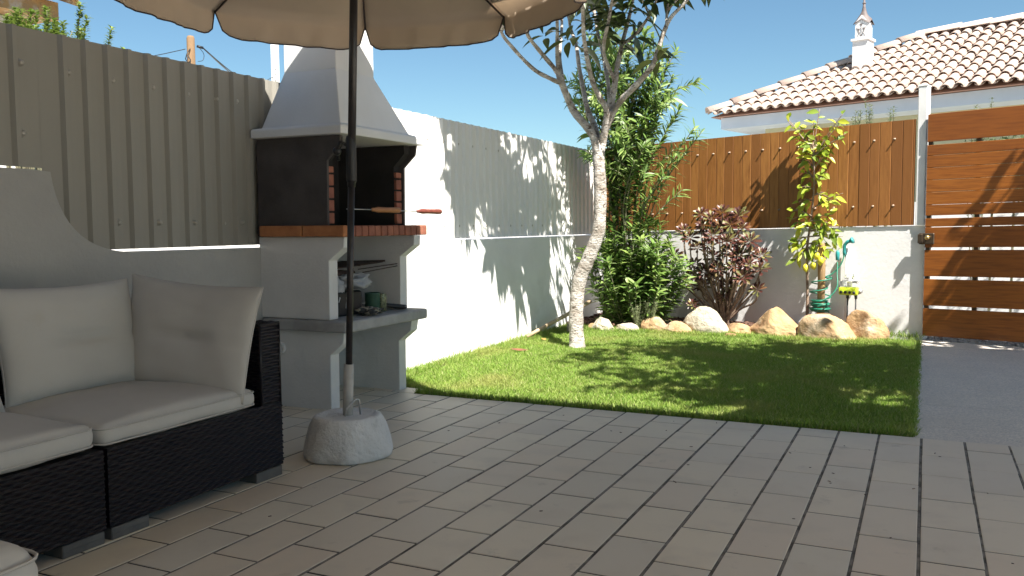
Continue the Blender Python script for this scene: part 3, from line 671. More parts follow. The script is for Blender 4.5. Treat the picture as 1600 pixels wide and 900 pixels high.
def pillow(name, w, h, t, Mx, seed, label, tuft=None, cat='cushion', p=3.2, wr=.008, curl=.0):
    nx, ny = 36, 30; vs = []; fs = []
    for side in (1, -1):
        for i in range(nx + 1):
            for j in range(ny + 1):
                u = math.sin((i / nx - .5) * PI); v = math.sin((j / ny - .5) * PI)
                x = w / 2 * u * (1 - .07 * (1 - v * v)) ; y = h / 2 * v * (1 - .075 * (1 - u * u))
                th = t / 2 * max(0, (1 - abs(u) ** p)) ** .5 * max(0, (1 - abs(v) ** p)) ** .5
                q = V((x * 5 + seed * 7, y * 5, side)); th *= 1 + .10 * noise.noise(q)
                ed = max(abs(u), abs(v)); th += (wr * noise.noise(V((x * 14 + seed, y * 9, 3 * side))) + wr * .8 * noise.noise(V((x * 6 + y * 10 + seed, y * 25, 2)))) * (1 - ed ** 4)
                if tuft and side == 1:
                    th -= tuft * math.exp(-abs((v - .02 + .03 * math.sin(u * 3)) / .06) ** 1.2) * (1 - u ** 6) * (.55 + .45 * math.cos(u * 4.7))
                z = side * th + curl * (u * u - .3) + curl * .7 * (v * v - .3)
                vs.append(V((x, y, z)))
    N1 = (nx + 1) * (ny + 1)
    for s_ in (0, 1):
        for i in range(nx):
            for j in range(ny):
                a = s_ * N1 + i * (ny + 1) + j; q = (a, a + ny + 1, a + ny + 2, a + 1); fs.append(q if s_ == 0 else q[::-1])
    mb = MB(); mb.add([Mx @ v for v in vs], fs, True); o = mb.build(name, M['cushion']); 
    me = o.data; b_ = bmesh.new(); b_.from_mesh(me); bmesh.ops.remove_doubles(b_, verts=b_.verts, dist=.0004); bmesh.ops.recalc_face_normals(b_, faces=b_.faces); b_.to_mesh(me); b_.free()
    tag(o, label, cat)
    seam = [Mx @ V((w / 2 * u * (1 - .07 * (1 - v * v)), h / 2 * v * (1 - .075 * (1 - u * u)), curl * (u * u - .3) + curl * .7 * (v * v - .3))) for u, v in
            [(-1 + 2 * k / 20, -1) for k in range(20)] + [(1, -1 + 2 * k / 20) for k in range(20)] + [(1 - 2 * k / 20, 1) for k in range(20)] + [(-1, 1 - 2 * k / 20) for k in range(21)]]
    pm = MB(); pm.tube(seam, .003, 5, cap=False); pp = pm.build('piping', M['piping']); pp.parent = o
    return o
def frame(c, xdir, lean):      # pillow x along xdir, y up and leaning, z faces out
    xd = V(xdir).normalized(); out = V((0, 0, 1)).cross(xd) * -1
    if False: pass
    up_ = V((0, 0, 1)); n_ = xd.cross(up_); yv = (up_ * math.cos(lean) - n_ * math.sin(lean)); zv = xd.cross(yv)
    return Matrix(((xd.x, yv.x, zv.x, c[0]), (xd.y, yv.y, zv.y, c[1]), (xd.z, yv.z, zv.z, c[2]), (0, 0, 0, 1)))
# back cushions lean on the backrest (face +X): x axis along +Y gives n = Y x Z = +X
pillow('back_cushion', .66, .47, .15, frame((-3.10, 2.405, .612), (0, 1, 0), R(14)), 1, 'wide cream back cushion with a buttoned crease leaning on the sofa back', tuft=.06, wr=.005)
pillow('back_cushion', .66, .47, .15, frame((-3.03, 1.70, .612), (0, 1, 0), R(14)), 2, 'cream back cushion at the left edge, overlapping its neighbour', tuft=.06, wr=.005)
pillow('scatter_cushion', .68, .48, .14, frame((-2.805, 2.735, .600), (1, .10, 0), R(13)) @ Matrix.Rotation(R(-4), 4, 'Z'), 3, 'square cream cushion propped against the armrest beside the barbecue', tuft=.045, curl=.016, p=2.6, wr=.006)
# ottoman in the near left corner
ot = empty('footstool', (-1.95, .78, 0), 'dark wicker footstool at the bottom left corner under a cream cushion', 'footstool')
mb = MB(); mb.box(-2.25, .45, .04, -1.62, 1.03, .31)
weave(mb, (-1.618, .45, .04), (0, .58, 0), (0, 0, .27), (1, 0, 0)); weave(mb, (-2.25, 1.032, .04), (.63, 0, 0), (0, 0, .27), (0, 1, 0)); keep(mb.build('seat_frame', M['wicker']), ot)
cushion('seat_cushion', .70, .64, .12, (-1.88, .80, .385), 5, 'pale footstool cushion showing only its rounded corner at the bottom left', puff=.045, r=.05)

# ------------------------------------------------------------------ loquat tree
def K(x, z, y=7.05):  # point measured at y=7.13, slid along the depth
    k = y / 7.13; return V((x * k, y, 1.06 + (z - 1.06) * k))
tr = empty('loquat_tree', (-2.70, 7.05, 0), 'slim tree with a pale limewashed trunk standing in the lawn', 'tree')
def spline(P, n=5):
    P = [V(p) for p in P]; out = []
    for i in range(len(P) - 1):
        p0, p1, p2, p3 = P[max(i - 1, 0)], P[i], P[i + 1], P[min(i + 2, len(P) - 1)]
        for k in range(n):
            t = k / n; out.append(.5 * ((2 * p1) + (p2 - p0) * t + (2 * p0 - 5 * p1 + 4 * p2 - p3) * t * t + (3 * p1 - p0 - 3 * p2 + p3) * t ** 3))
    out.append(P[-1]); return out
def limb(mb, P, r0, r1, seg=10, wob=.05):
    Q = spline(P); n = len(Q); rad = [(r0 + (r1 - r0) * i / (n - 1)) * (1 + wob * math.sin(i * 1.7 + r0 * 99) + wob * .6 * math.sin(i * .9)) for i in range(n)]
    mb.tube(Q, rad, seg)
mb = MB(); limb(mb, [K(-2.745, -.06), K(-2.75, .10), K(-2.753, .30), K(-2.724, .569), K(-2.655, .73), K(-2.605, .849), K(-2.545, 1.02), K(-2.530, 1.30), K(-2.540, 1.55), K(-2.552, 1.72), K(-2.56, 1.80)], .065, .048, 18, .035)
limb(mb, [K(-2.745, -.03), K(-2.745, .02), K(-2.75, .10)], .080, .060, 18, .02)
tips_ = []
A0 = K(-2.545, 1.62)
def br(P, r0, r1, tip=True):
    limb(lm, P, r0, r1)
    if tip: tips_.append((V(P[-1]), (V(P[-1]) - V(P[-2])).normalized()))
lm = mb
br([A0, K(-2.60, 1.83, 7.0), K(-2.782, 2.058, 6.95), K(-2.908, 2.358, 6.8)], .040, .028, False)
br([K(-2.875, 2.28, 6.84), K(-2.99, 2.335, 6.7), K(-3.15, 2.43, 6.6), K(-3.348, 2.63, 6.4), K(-3.464, 2.79, 6.3), K(-3.47, 3.0, 6.2)], .020, .011)
br([K(-2.908, 2.358, 6.8), K(-2.96, 2.43, 6.75), K(-3.09, 2.58, 6.6), K(-3.214, 2.751, 6.4), K(-3.26, 3.0, 6.2)], .022, .011)
br([K(-2.908, 2.358, 6.8), K(-2.925, 2.56, 6.75), K(-2.923, 2.794, 6.6), K(-2.95, 3.1, 6.4)], .020, .010)
br([K(-2.86, 2.25, 6.85), K(-2.90, 2.5, 7.1), K(-2.88, 2.8, 7.4), K(-2.9, 3.1, 7.7)], .018, .010)
br([A0, K(-2.565, 1.85, 7.1), K(-2.64, 2.03, 7.15), K(-2.673, 2.166, 7.2), K(-2.72, 2.40, 7.4), K(-2.75, 2.604, 7.5), K(-2.81, 2.80, 7.7), K(-2.8, 3.1, 7.9)], .030, .011)
br([K(-2.53, 1.72), K(-2.473, 2.01, 6.95), K(-2.54, 2.15, 6.85), K(-2.61, 2.306, 6.75), K(-2.672, 2.612, 6.5), K(-2.687, 2.884, 6.3), K(-2.68, 3.15, 6.0)], .028, .011)
br([A0, K(-2.49, 1.84), K(-2.442, 2.036), K(-2.400, 2.25), K(-2.382, 2.373, 7.05), K(-2.338, 2.566, 7.1), K(-2.264, 2.838, 7.3), K(-2.2, 3.15, 7.4)], .036, .012)
br([K(-2.442, 2.036), K(-2.458, 2.237, 7.2), K(-2.503, 2.482, 7.4), K(-2.564, 2.743, 7.6), K(-2.6, 3.0, 7.8)], .022, .010)
br([K(-2.40, 2.27), K(-2.50, 2.52, 6.9), K(-2.45, 2.8, 6.7), K(-2.4, 3.1, 6.5)], .018, .010)
br([K(-2.338, 2.566, 7.1), K(-2.22, 2.64, 7.0), K(-2.103, 2.779, 6.9), K(-2.02, 2.95, 6.8)], .016, .009)
br([K(-2.50, 1.83), K(-2.382, 2.061, 7.0), K(-2.218, 2.219, 6.9), K(-2.073, 2.375, 6.8), K(-2.002, 2.576, 6.8), K(-1.931, 2.733, 6.8), K(-1.792, 2.868, 6.8), K(-1.70, 3.05, 6.8)], .030, .010)
br([K(-1.96, 2.66, 6.8), K(-1.955, 2.8, 6.9), K(-1.93, 3.0, 7.0)], .012, .008)
LP, LD, LU, LL, LW = [], [], [], [], []
def whorl(p, d, n=10, l=.22, spread=1.0):
    d = V(d).normalized(); a = d.orthogonal().normalized(); b_ = d.cross(a)
    for k in range(n):
        an = k * 2.4 + random.random() * .5; rr_ = (a * math.cos(an) + b_ * math.sin(an)); q = (rr_ * spread + d * random.uniform(-.1, .8)).normalized()
        LP.append(V(p) - d * (.012 * k) + rr_ * .008); LD.append(q); LU.append(d + rr_ * .2); L_ = l * random.uniform(.75, 1.2); LL.append(L_); LW.append(L_ * random.uniform(.34, .43))
for p, d in tips_:
    whorl(p, d, 9)
    for k in range(5 if p.x < -2.15 else 2):
        a = random.uniform(0, 2 * PI); out = V((math.cos(a), math.sin(a) * 1.5, random.uniform(.35, 1.4))); out = (out + d * .6).normalized(); ln = random.uniform(.25, .60)
        st = p - d * random.uniform(0, .25); q = st + out * ln; q.x = max(q.x, WX + .05)
        m_ = st.lerp(q, .5) + V((0, 0, -.04)); limb(lm, [st, m_, q], .009, .006, 6); e = (q - m_).normalized()
        whorl(q, e, 10)
        if random.random() < .75:
            o2 = (e + V((random.gauss(0, .6), random.gauss(0, .8), .3))).normalized(); q2 = q + o2 * random.uniform(.2, .4); q2.x = max(q2.x, WX + .05)
            limb(lm, [q, q.lerp(q2, .5), q2], .006, .005, 5); whorl(q2, o2, 9)
# lower twigs that carry leaves inside the frame
for (x, z, y, dx, dy, dz, n_) in ((-2.44, 2.80, 7.1, 0, 0, 1, 8), (-2.34, 2.86, 7.1, 0, 0, 1, 9), (-2.66, 2.78, 6.9, 0, 0, 1, 7), (-2.52, 2.66, 6.9, .1, -.2, .9, 8), (-2.42, 2.72, 7.0, -.1, .1, .9, 9), (-2.30, 2.55, 7.1, .5, 0, .5, 8), (-2.20, 2.62, 7.0, .7, -.2, .3, 9), (-2.35, 2.75, 6.8, .2, 0, 1, 10), (-2.55, 2.80, 6.9, -.3, 0, 1, 9),
                              (-2.75, 2.70, 7.0, -.2, .1, 1, 8), (-2.85, 2.66, 6.7, -.5, 0, .7, 7), (-2.10, 2.78, 6.9, .8, 0, .5, 9), (-2.25, 2.85, 7.1, .3, 0, 1, 9), (-2.03, 2.50, 6.8, .7, 0, .6, 8), (-2.05, 2.42, 6.8, -.5, .2, .5, 5), (-2.70, 2.60, 7.2, .3, .2, .8, 6), (-3.05, 2.72, 6.6, -.2, 0, .6, 6), (-2.40, 2.60, 7.0, .3, 0, .9, 7),
                              (-2.62, 2.90, 7.0, 0, 0, 1, 10), (-2.45, 2.90, 7.0, 0, 0, 1, 10), (-2.15, 2.92, 7.0, .3, 0, 1, 9)):
    whorl(K(x, z, y), (dx, dy, dz), max(4, int(n_ * .62)), .22)
for _ in range(36):   # the high crown above the picture, whose shade falls on the wall
    p = V((random.uniform(-3.25, -1.7), random.uniform(5.45, 8.3), random.uniform(2.95, 3.85)))
    if p.x > -2.25 and p.z < 3.4: continue
    if (p.x + 2.55) ** 2 / .85 ** 2 + (p.y - 6.9) ** 2 / 1.55 ** 2 > 1.05: continue
    near_ = min(tips_, key=lambda t: (t[0] - p).length)[0]; limb(lm, [near_, near_.lerp(p, .55) + V((0, 0, .05)), p], .010, .006, 5); whorl(p, V((random.gauss(0, .5), random.gauss(0, .6), 1)), 10)
keep(mb.build('trunk', M['bark']), tr)
keep(leaf_mesh('crown', LP, LD, LU, LL, LW, M['loquat'], droop=.42, fold=.14, nseg=5), tr)
# tree whose shade falls across lawn and path, standing right of the picture
t2 = empty('shade_tree', (2.75, 5.6, 0), 'leafy tree right of the path, outside the picture, shading the lawn', 'tree')
mb = MB(); limb(mb, [(2.75, 5.6, -.05), (2.7, 5.6, 1.2), (2.6, 5.6, 2.4), (2.4, 5.6, 3.2)], .11, .06, 12)
P = []; D = []
cl = []
for _ in range(128):
    while True:
        q = V((random.uniform(-1, 1), random.uniform(-1, 1), random.uniform(-1, 1)))
        if q.length < 1: break
    c = V((1.75 + q.x * 1.95, 5.0 + q.y * 1.45, 3.9 + q.z * .75)); cl.append(c)
cl += [V((random.uniform(1.9, 3.0), 7.65 + random.gauss(0, .12), random.uniform(2.95, 3.75))) for _ in range(34)]  # extra clumps away from the crown, added to shade the lower gate
for c in cl:
    if random.random() < .25: limb(mb, [(2.4, 5.6, 3.1), V((2.4, 5.6, 3.1)).lerp(c, .5) + V((0, 0, .1)), c], .03, .008, 6)
    for _ in range(60): P.append(c + V((random.gauss(0, .16), random.gauss(0, .16), random.gauss(0, .13)))); D.append((random.gauss(0, 1), random.gauss(0, 1), random.gauss(-.2, .6)))
keep(mb.build('trunk', M['limb']), t2)
keep(leaf_mesh('crown', P, D, rv(len(P)) + np.array([0, 0, 1.]), rng.uniform(.10, .2, len(P)), rng.uniform(.05, .09, len(P)), M['shade_leaf']), t2)

pt = empty('palm', (3.4, 8.2, 0), 'palm right of the gate, outside the picture, its fronds shading the gate', 'palm')
mb = MB(); limb(mb, [(3.5, 7.9, -.05), (3.45, 7.9, 2), (3.4, 7.85, 4.1)], .13, .10, 12)
P, D, Uu, Ls, Ws = [], [], [], [], []
for a in range(0, 360, 24):
    an = R(a + random.uniform(-6, 6)); o_ = V((3.4, 7.85, 4.1)); el_ = random.uniform(-.2, .7); pts = []
    for k in range(9):
        t = k / 8; pts.append(o_ + V((math.cos(an) * 1.55 * t, math.sin(an) * 1.55 * t, el_ * t - 1.25 * t * t)))
    mb.tube(pts, [.02 - .0018 * k for k in range(9)], 6)
    for k in range(1, 9):
        for q in range(5):
            p = pts[k - 1].lerp(pts[k], q / 5); d = (pts[k] - pts[k - 1]).normalized(); sd_ = d.cross(V((0, 0, 1))).normalized()
            for sg in (-1, 1): P.append(p); D.append(sd_ * sg + d * .7 + V((0, 0, -.35))); Uu.append((0, 0, 1.)); Ls.append(.42 * (1.1 - .5 * k / 8)); Ws.append(.035)
keep(mb.build('trunk', M['limb']), pt); keep(leaf_mesh('crown', P, D, Uu, Ls, Ws, M['shade_leaf'], droop=.3), pt)

# ------------------------------------------------------------------ oleander
ol = empty('oleander', (-2.85, 8.85, 0), 'tall dark green oleander in the far left corner behind the pale trunk', 'shrub')
mb = MB(); P, D, Uu, Ls, Ws = [], [], [], [], []
def stem(pts, r0, r1, lf0, dens, l, up=.7, sw=.175):
    Q = spline(pts, 6); limb(mb, pts, r0, r1, 6, 0); tot = sum((Q[i + 1] - Q[i]).length for i in range(len(Q) - 1)); n_ = int(tot * (1 - lf0) * dens)
    for k in range(n_):
        t = lf0 + (1 - lf0) * (k + random.random()) / n_; f = t * (len(Q) - 1); i = min(int(f), len(Q) - 2); p = Q[i].lerp(Q[i + 1], f - i); d = (Q[i + 1] - Q[i]).normalized()
        a = d.orthogonal().normalized(); b_ = d.cross(a); an0 = random.random() * 6.3
        for j in range(3):
            an = an0 + j * 2.09; rr_ = a * math.cos(an) + b_ * math.sin(an); q = (rr_ + d * random.uniform(.35, 1.1)).normalized()
            P.append(p); D.append(q); Uu.append(d); L_ = l * random.uniform(.7, 1.15); Ls.append(L_); Ws.append(L_ * sw * random.uniform(.8, 1.2))
def lim(p): return V((max(p[0], WX + .05), min(p[1], streetY(p[0]) - .05 if p[2] < 2.05 else 99), p[2]))
random.seed(11)
# tall canes: (top x, top y, top z)
for (x, y, z) in ((-3.05, 8.6, 3.05), (-2.88, 8.7, 3.15), (-2.75, 8.65, 3.0), (-2.62, 8.8, 2.95), (-2.5, 8.7, 2.8), (-3.2, 8.5, 2.75), (-3.28, 8.5, 2.5), (-2.42, 8.8, 2.85), (-2.35, 8.7, 2.55), (-2.95, 8.8, 2.8), (-2.68, 8.6, 2.6), (-2.5, 8.9, 2.45), (-3.12, 8.7, 2.3), (-2.8, 8.9, 2.9), (-2.32, 8.8, 2.25), (-2.55, 8.6, 2.2), (-2.95, 8.6, 2.5), (-2.6, 8.75, 3.0), (-2.45, 8.85, 2.65), (-2.75, 8.8, 2.3), (-3.22, 8.4, 2.6), (-3.1, 8.4, 2.8), (-2.5, 8.55, 3.0), (-2.3, 8.75, 2.75), (-2.4, 8.7, 2.45)):
    b_ = V((-2.88 + random.uniform(-.18, .18), 8.8 + random.uniform(-.12, .12), 0)); t = V((x, y, z)) + V((random.gauss(0, .03), random.gauss(0, .05), 0))
    m_ = b_.lerp(t, .5) + V((-(t.x - b_.x) * .22, -(t.y - b_.y) * .2, .1)); stem([lim(b_), lim(m_), lim(t)], .013, .005, .36, 25, .15)
    for _ in range(4):
        f = random.uniform(.5, .9); s0 = m_.lerp(t, (f - .5) * 2); e = s0 + V((random.gauss(0, .21), random.gauss(-.08, .16), random.uniform(.15, .45))); stem([lim(s0), lim(s0.lerp(e, .5) + V((0, 0, .03))), lim(e)], .006, .004, .15, 32, .14)
# mid and arching canes to the right
for (x, y, z) in ((-2.1, 8.7, 2.02), (-2.02, 8.62, 1.95), (-2.25, 8.6, 1.75), (-2.35, 8.5, 1.55), (-2.2, 8.6, 1.4), (-2.5, 8.4, 1.9), (-2.62, 8.4, 1.7)):
    b_ = V((-2.75 + random.uniform(-.1, .1), 8.75, .3)); t = V((x, y, z)); m_ = b_.lerp(t, .55) + V((-.12, 0, .12)); stem([lim(b_), lim(m_), lim(t)], .009, .004, .45, 20, .14)
# low dense growth
for _ in range(95):
    a = random.uniform(0, 2 * PI); rr_ = random.random() ** .5; b_ = V((-2.72 + .22 * math.cos(a) * rr_, 8.72 + .14 * math.sin(a) * rr_, 0))
    t = V((-2.72 + .58 * math.cos(a) * rr_, 8.66 + .34 * math.sin(a) * rr_, random.uniform(.55, 1.12) * (1.05 - .4 * rr_ ** 3)))
    stem([lim(b_), lim(b_.lerp(t, .5)), lim(t)], .006, .003, .12, 30, .145, sw=.215)
keep(mb.build('stems', M['olestem']), ol); keep(leaf_mesh('foliage', P, D, Uu, Ls, Ws, M['oleander'], droop=.22, fold=.1, nseg=4, widest=.42), ol)
# grey herbs in front of it
for i, (x, y, h_, lab) in enumerate(((-2.60, 8.42, .30, 'wispy grey green herb in front of the oleander, left one of two'), (-2.47, 8.40, .33, 'wispy grey green herb in front of the oleander, right one of two'))):
    he = empty('herb_plant', (x, y, 0), lab, 'plant', 'grey herbs'); mb = MB(); P, D, Uu, Ls, Ws = [], [], [], [], []
    for _ in range(26):
        t = V((x + random.gauss(0, .055), y + random.gauss(0, .04), h_ * random.uniform(.6, 1.1))); stem([(x, y, 0), V((x, y, 0)).lerp(t, .5), t], .002, .001, .1, 60, .022, sw=.2)
    keep(mb.build('stems', M['herb']), he); keep(leaf_mesh('foliage', P, D, Uu, Ls, Ws, M['herb'], nseg=2), he)

# ------------------------------------------------------------------ aeonium
ae = empty('aeonium_shrub', S3(-1.81, .35, 0), 'burgundy rosette succulent shrub in front of the white wall', 'shrub')
ros = [(-2.28, 1.055), (-2.075, 1.214), (-1.841, 1.226), (-1.654, 1.192), (-1.864, 1.085), (-2.047, 1.102), (-1.62, 1.067), (-2.207, .974), (-2.01, .894), (-1.552, .927), (-1.751, .817), (-1.666, .786), (-1.403, .775), (-2.398, .76), (-2.15, .667), (-1.886, .64), (-1.565, .695), (-1.433, .636), (-1.63, .568), (-1.937, .527), (-2.058, .442), (-1.83, .355), (-2.165, .259), (-1.455, .434), (-1.763, .454), (-2.185, .536), (-1.95, .99), (-1.75, 1.10), (-1.70, .95), (-2.12, .86), (-1.52, .80), (-1.80, .93), (-1.95, .76), (-1.72, .68), (-2.03, .60), (-1.56, .58), (-1.62, .88), (-1.97, 1.17)]
mb = MB(); Ms = []
random.seed(5)
for i, (s_, z) in enumerate(ros):
    t_ = .35 + random.uniform(-.17, .2) * (1.2 - z * .4); s_ += (t_ - .35) * .55
    tip = S3(s_, t_, z - .02); b_ = S3(-1.81 + random.uniform(-.05, .05), .35 + random.uniform(-.04, .04), 0.0)
    hub_ = S3(-1.81 + (s_ + 1.81) * .45, .35 + (t_ - .35) * .4, min(.10 + z * .22, z * .6)); up2 = S3(-1.81 + (s_ + 1.81) * .92, .35 + (t_ - .35) * .9, z * .68)
    limb(mb, [b_, hub_, up2, tip], .016 if i % 3 == 0 else .011, .007, 7, .12)
    d = (tip - up2).normalized(); d = (d * .6 + V((random.gauss(0, .3), -.75 + random.gauss(0, .3), .35))).normalized()
    Ms.append(Matrix.Translation(tip) @ d.to_track_quat('Z', 'Y').to_matrix().to_4x4() @ Matrix.Rotation(random.uniform(0, 6), 4, 'Z') @ Matrix.Scale(random.uniform(1.0, 1.38) * (1 if z > .45 else .85), 4))
keep(mb.build('stems', M['aeostem']), ae)
P, D, Uu, Ls, Ws = [], [], [], [], []
for k in range(34):
    a = k * 2.39996; f = k / 34; el = 1.25 - 1.5 * f; r_ = .004 + .006 * f
    P.append((r_ * math.cos(a), r_ * math.sin(a), .022 - .02 * f)); D.append((math.cos(a) * math.cos(el), math.sin(a) * math.cos(el), math.sin(el))); Uu.append((0, 0, 1.)); L_ = .025 + .060 * min(1, f * 1.5); Ls.append(L_); Ws.append(L_ * .34)
ro = leaf_mesh('rosette', P, D, Uu, Ls, Ws, M['aeo'], droop=-.05, fold=.18, nseg=4, widest=.70)
copies(ro, Ms, ae)

# ------------------------------------------------------------------ lemon tree, stake, hose, tap
random.seed(21)
le = empty('lemon_tree', S2(-.995, .25, 0), 'young lemon tree with yellow green leaves tied beside a stake', 'tree')
mb = MB(); P, D, Uu, Ls, Ws = [], [], [], [], []
limb(mb, [S2(-.988, .25, -.02), S2(-.99, .25, .4), S2(-1.0, .25, .82), S2(-.96, .26, 1.15), S2(-.93, .28, 1.5), S2(-.95, .28, 1.85)], .016, .006, 8, .06)
def lstem(a, b_, n_, l=.105, sp=.6):
    a, b_ = V(a), V(b_); m_ = a.lerp(b_, .5) + V((0, 0, .02)); limb(mb, [a, m_, b_], .006, .003, 5)
    d = (b_ - a).normalized(); o1 = d.orthogonal().normalized(); o2 = d.cross(o1)
    for k in range(n_):
        t = .15 + .85 * (k + random.random()) / n_; an = k * 2.4 + random.random(); r_ = o1 * math.cos(an) + o2 * math.sin(an)
        P.append(a.lerp(b_, t)); D.append((r_ + d * random.uniform(.1, .9) + V((0, 0, -.15))).normalized()); Uu.append(V((random.gauss(0, .5), -.7 + random.gauss(0, .4), .7))); L_ = l * random.uniform(.65, 1.25); Ls.append(L_); Ws.append(L_ * random.uniform(.40, .5))
for (sa, za, sb_, zb, n_) in ((-.95, 1.75, -1.22, 2.10, 17), (-.95, 1.80, -1.12, 1.98, 12), (-.95, 1.75, -.93, 2.09, 15), (-.95, 1.7, -.72, 2.04, 18), (-.94, 1.72, -.66, 1.90, 13), (-.94, 1.6, -1.10, 1.80, 12), (-.94, 1.6, -.78, 1.74, 13), (-.93, 1.5, -1.07, 1.64, 9), (-.93, 1.45, -.82, 1.56, 10), (-.93, 1.4, -1.08, 1.45, 9),
                          (-.93, 1.35, -.82, 1.33, 9), (-.94, 1.30, -1.05, 1.27, 8), (-.95, 1.22, -.66, 1.33, 9), (-.95, 1.15, -1.20, 1.21, 8), (-.96, 1.1, -.76, 1.15, 12), (-.97, 1.05, -1.12, 1.05, 12), (-.98, 1.0, -.72, 1.02, 13), (-.98, .95, -1.16, .93, 12), (-.99, .9, -1.14, .80, 13), (-.99, .88, -.80, .86, 14), (-.99, .85, -.92, .74, 10), (-.98, .95, -.70, .90, 10), (-.98, 1.0, -.95, 1.12, 12), (-.99, .9, -1.02, .78, 9), (-.95, 1.65, -.93, 1.85, 14)):
    for tt in (0, 1):
        lstem(S2(sa, .27, za), S2(sb_ + random.gauss(0, .03), .25 + random.gauss(0, .035), zb + random.gauss(0, .03)), int(n_ * .52))
keep(mb.build('trunk', M['aeostem']), le); keep(leaf_mesh('crown', P, D, Uu, Ls, Ws, M['lemonleaf'], droop=.25, fold=.16, nseg=4, widest=.45), le)
for (s_, t_, z, sc_) in ((-.983, .32, .645, 1.0), (-.905, .33, .668, 1.0), (-.835, .33, .715, 1.05), (-.87, .34, .76, .9)):
    mb = MB(); mb.lathe([(.003, -.046), (.008, -.040), (.020, -.030), (.029, -.010), (.030, .008), (.022, .028), (.010, .038), (.003, .041)], seg=18, M=Matrix.Translation(S2(s_, t_, z)) @ Matrix.Rotation(random.uniform(-.4, .4), 4, 'X') @ Matrix.Rotation(random.uniform(-.3, .5), 4, 'Y') @ Matrix.Scale(sc_, 4))
    mb.tube([S2(s_, t_, z + .035), S2(s_ + .01, t_ - .02, z + .09)], .002, 5); keep(mb.build('lemon', M['lemon']), le)
mb = MB(); mb.lathe([(.035, -.05), (.035, .86), (.032, .875), (.0, .876)], tuple(S2(-.855, .25, 0)), 20, wob=.02)
o = mb.build('stake', M['stake']); tag(o, 'thick round wooden stake with green hose coiled at its foot', 'stake')
hs = MB(); P_ = []
c0 = S2(-.865, .25, 0)
for k in range(0, 150):
    a = k * .33; r_ = .083 - .012 * math.sin(k * .11) + .004 * math.sin(k * .7); P_.append(V((c0.x + r_ * math.cos(a), c0.y + r_ * math.sin(a), .205 + k * .00082 + .004 * math.sin(k * .21))))
n0 = len(P_)
for k in range(1, 100):
    a = (149 + k) * .33 * .62 + 149 * .33 * .38; z = .335 + k * .0030; r_ = .085 + .02 * math.sin(k * .12); P_.append(V((c0.x + r_ * math.cos(a), c0.y + r_ * math.sin(a), z)))
    if z > .54: break
P_ += spline([P_[-1], S2(-.80, .30, .555), S2(-.735, .26, .60), S2(-.69, .20, .68), S2(-.685, .13, .765)], 6)[1:]
hs.tube(P_, .0062, 7); hs.tube(spline([S(-.835, .33, .33), S(-.76, .27, .38), S(-.715, .22, .47), S(-.735, .17, .58), S(-.752, .12, .70)], 6), .0062, 7)
o = hs.build('garden_hose', M['hose']); tag(o, 'green garden hose coiled round the stake and rising to the sprayer', 'hose')
nz_ = empty('spray_gun', S(-.69, .1, .8), 'teal hose spray gun hung on top of the white water pipe', 'spray gun')
mb = MB(); mb.tube([S(-.69, .11, .755), S(-.692, .11, .80), S(-.690, .11, .865), S(-.665, .11, .895), S(-.628, .11, .905)], [.013, .016, .016, .017, .018], 12)
mb.tube([S(-.632, .11, .904), S(-.612, .11, .912)], [.026, .031], 16); keep(mb.build('gun_body', M['teal']), nz_)
mb = MB(); mb.tube([S(-.70, .11, .85), S(-.735, .11, .862), S(-.80, .11, .872)], .0035, 6); mb.tube([S(-.70, .11, .845), S(-.745, .11, .83), S(-.755, .11, .805)], .003, 6); keep(mb.build('trigger', M['steel']), nz_)
mb = MB(); mb.lathe([(.012, -.045), (.017, -.04), (.019, .0), (.019, .03), (.014, .04), (.010, .05)], tuple(S(-.755, .11, .762)), 14); o = mb.build('hose_connector', M['teal']); tag(o, 'teal hose connector beside the spray gun', 'connector')
mb = MB(); mb.tube([S(-.69, .045, .0), S(-.688, .045, .835)], .0165, 14); mb.lathe([(.019, -.01), (.019, .012)], tuple(S(-.688, .045, .835)), 12); o = mb.build('water_pipe', M['white']); tag(o, 'white upright water pipe against the wall beside the stake', 'pipe')
ti = empty('irrigation_manifold', S(-.65, .1, .42), 'lime green four outlet tap manifold on the white wall', 'tap')
mb = MB(); mb.bbox(-.738, .055, .378, -.560, .125, .456, .018, SM, 3); keep(mb.build('manifold_body', M['lime']), ti)
for s_ in (-.712, -.671, -.630, -.590):
    mb = MB(); mb.lathe([(.013, 0), (.014, .008), (.009, .016), (.003, .018)], seg=12, M=Matrix.Translation(S(s_, .125, .410)) @ Matrix.Rotation(PI / 2 + 0, 4, 'X')); keep(mb.build('outlet_knob', M['black']), ti)
for s_, zb in ((-.659, .02), (-.583, .16)):
    mb = MB(); mb.tube([S(s_, .09, .385), S(s_, .09, .35)], .014, 10); mb.tube([S(s_, .09, .36), S(s_ + .003, .10, .2), S(s_, .11, zb)], .007, 8); keep(mb.build('outlet_pipe', M['black']), ti)
mb = MB(); mb.tube([S(-.552, .06, .42), S(-.552, .10, .42)], .024, 14); keep(mb.build('valve', M['steel']), ti)
tm = empty('water_timer', S(-.645, .09, .5), 'clear plastic water timer dome above the lime manifold', 'timer')
mb = MB(); mb.lathe([(.03, 0), (.085, .004), (.094, .02), (.09, .035), (.07, .052), (.045, .06), (.04, .10), (.03, .118), (.004, .12)], tuple(S(-.640, .10, .470)), 24); keep(mb.build('clear_cover', M['glass']), tm)
mb = MB(); mb.lathe([(.016, -.012), (.018, .03), (.04, .034), (.04, .045), (.012, .05), (.01, .09)], tuple(S(-.640, .10, .470)), 16); keep(mb.build('dial', M['white']), tm)

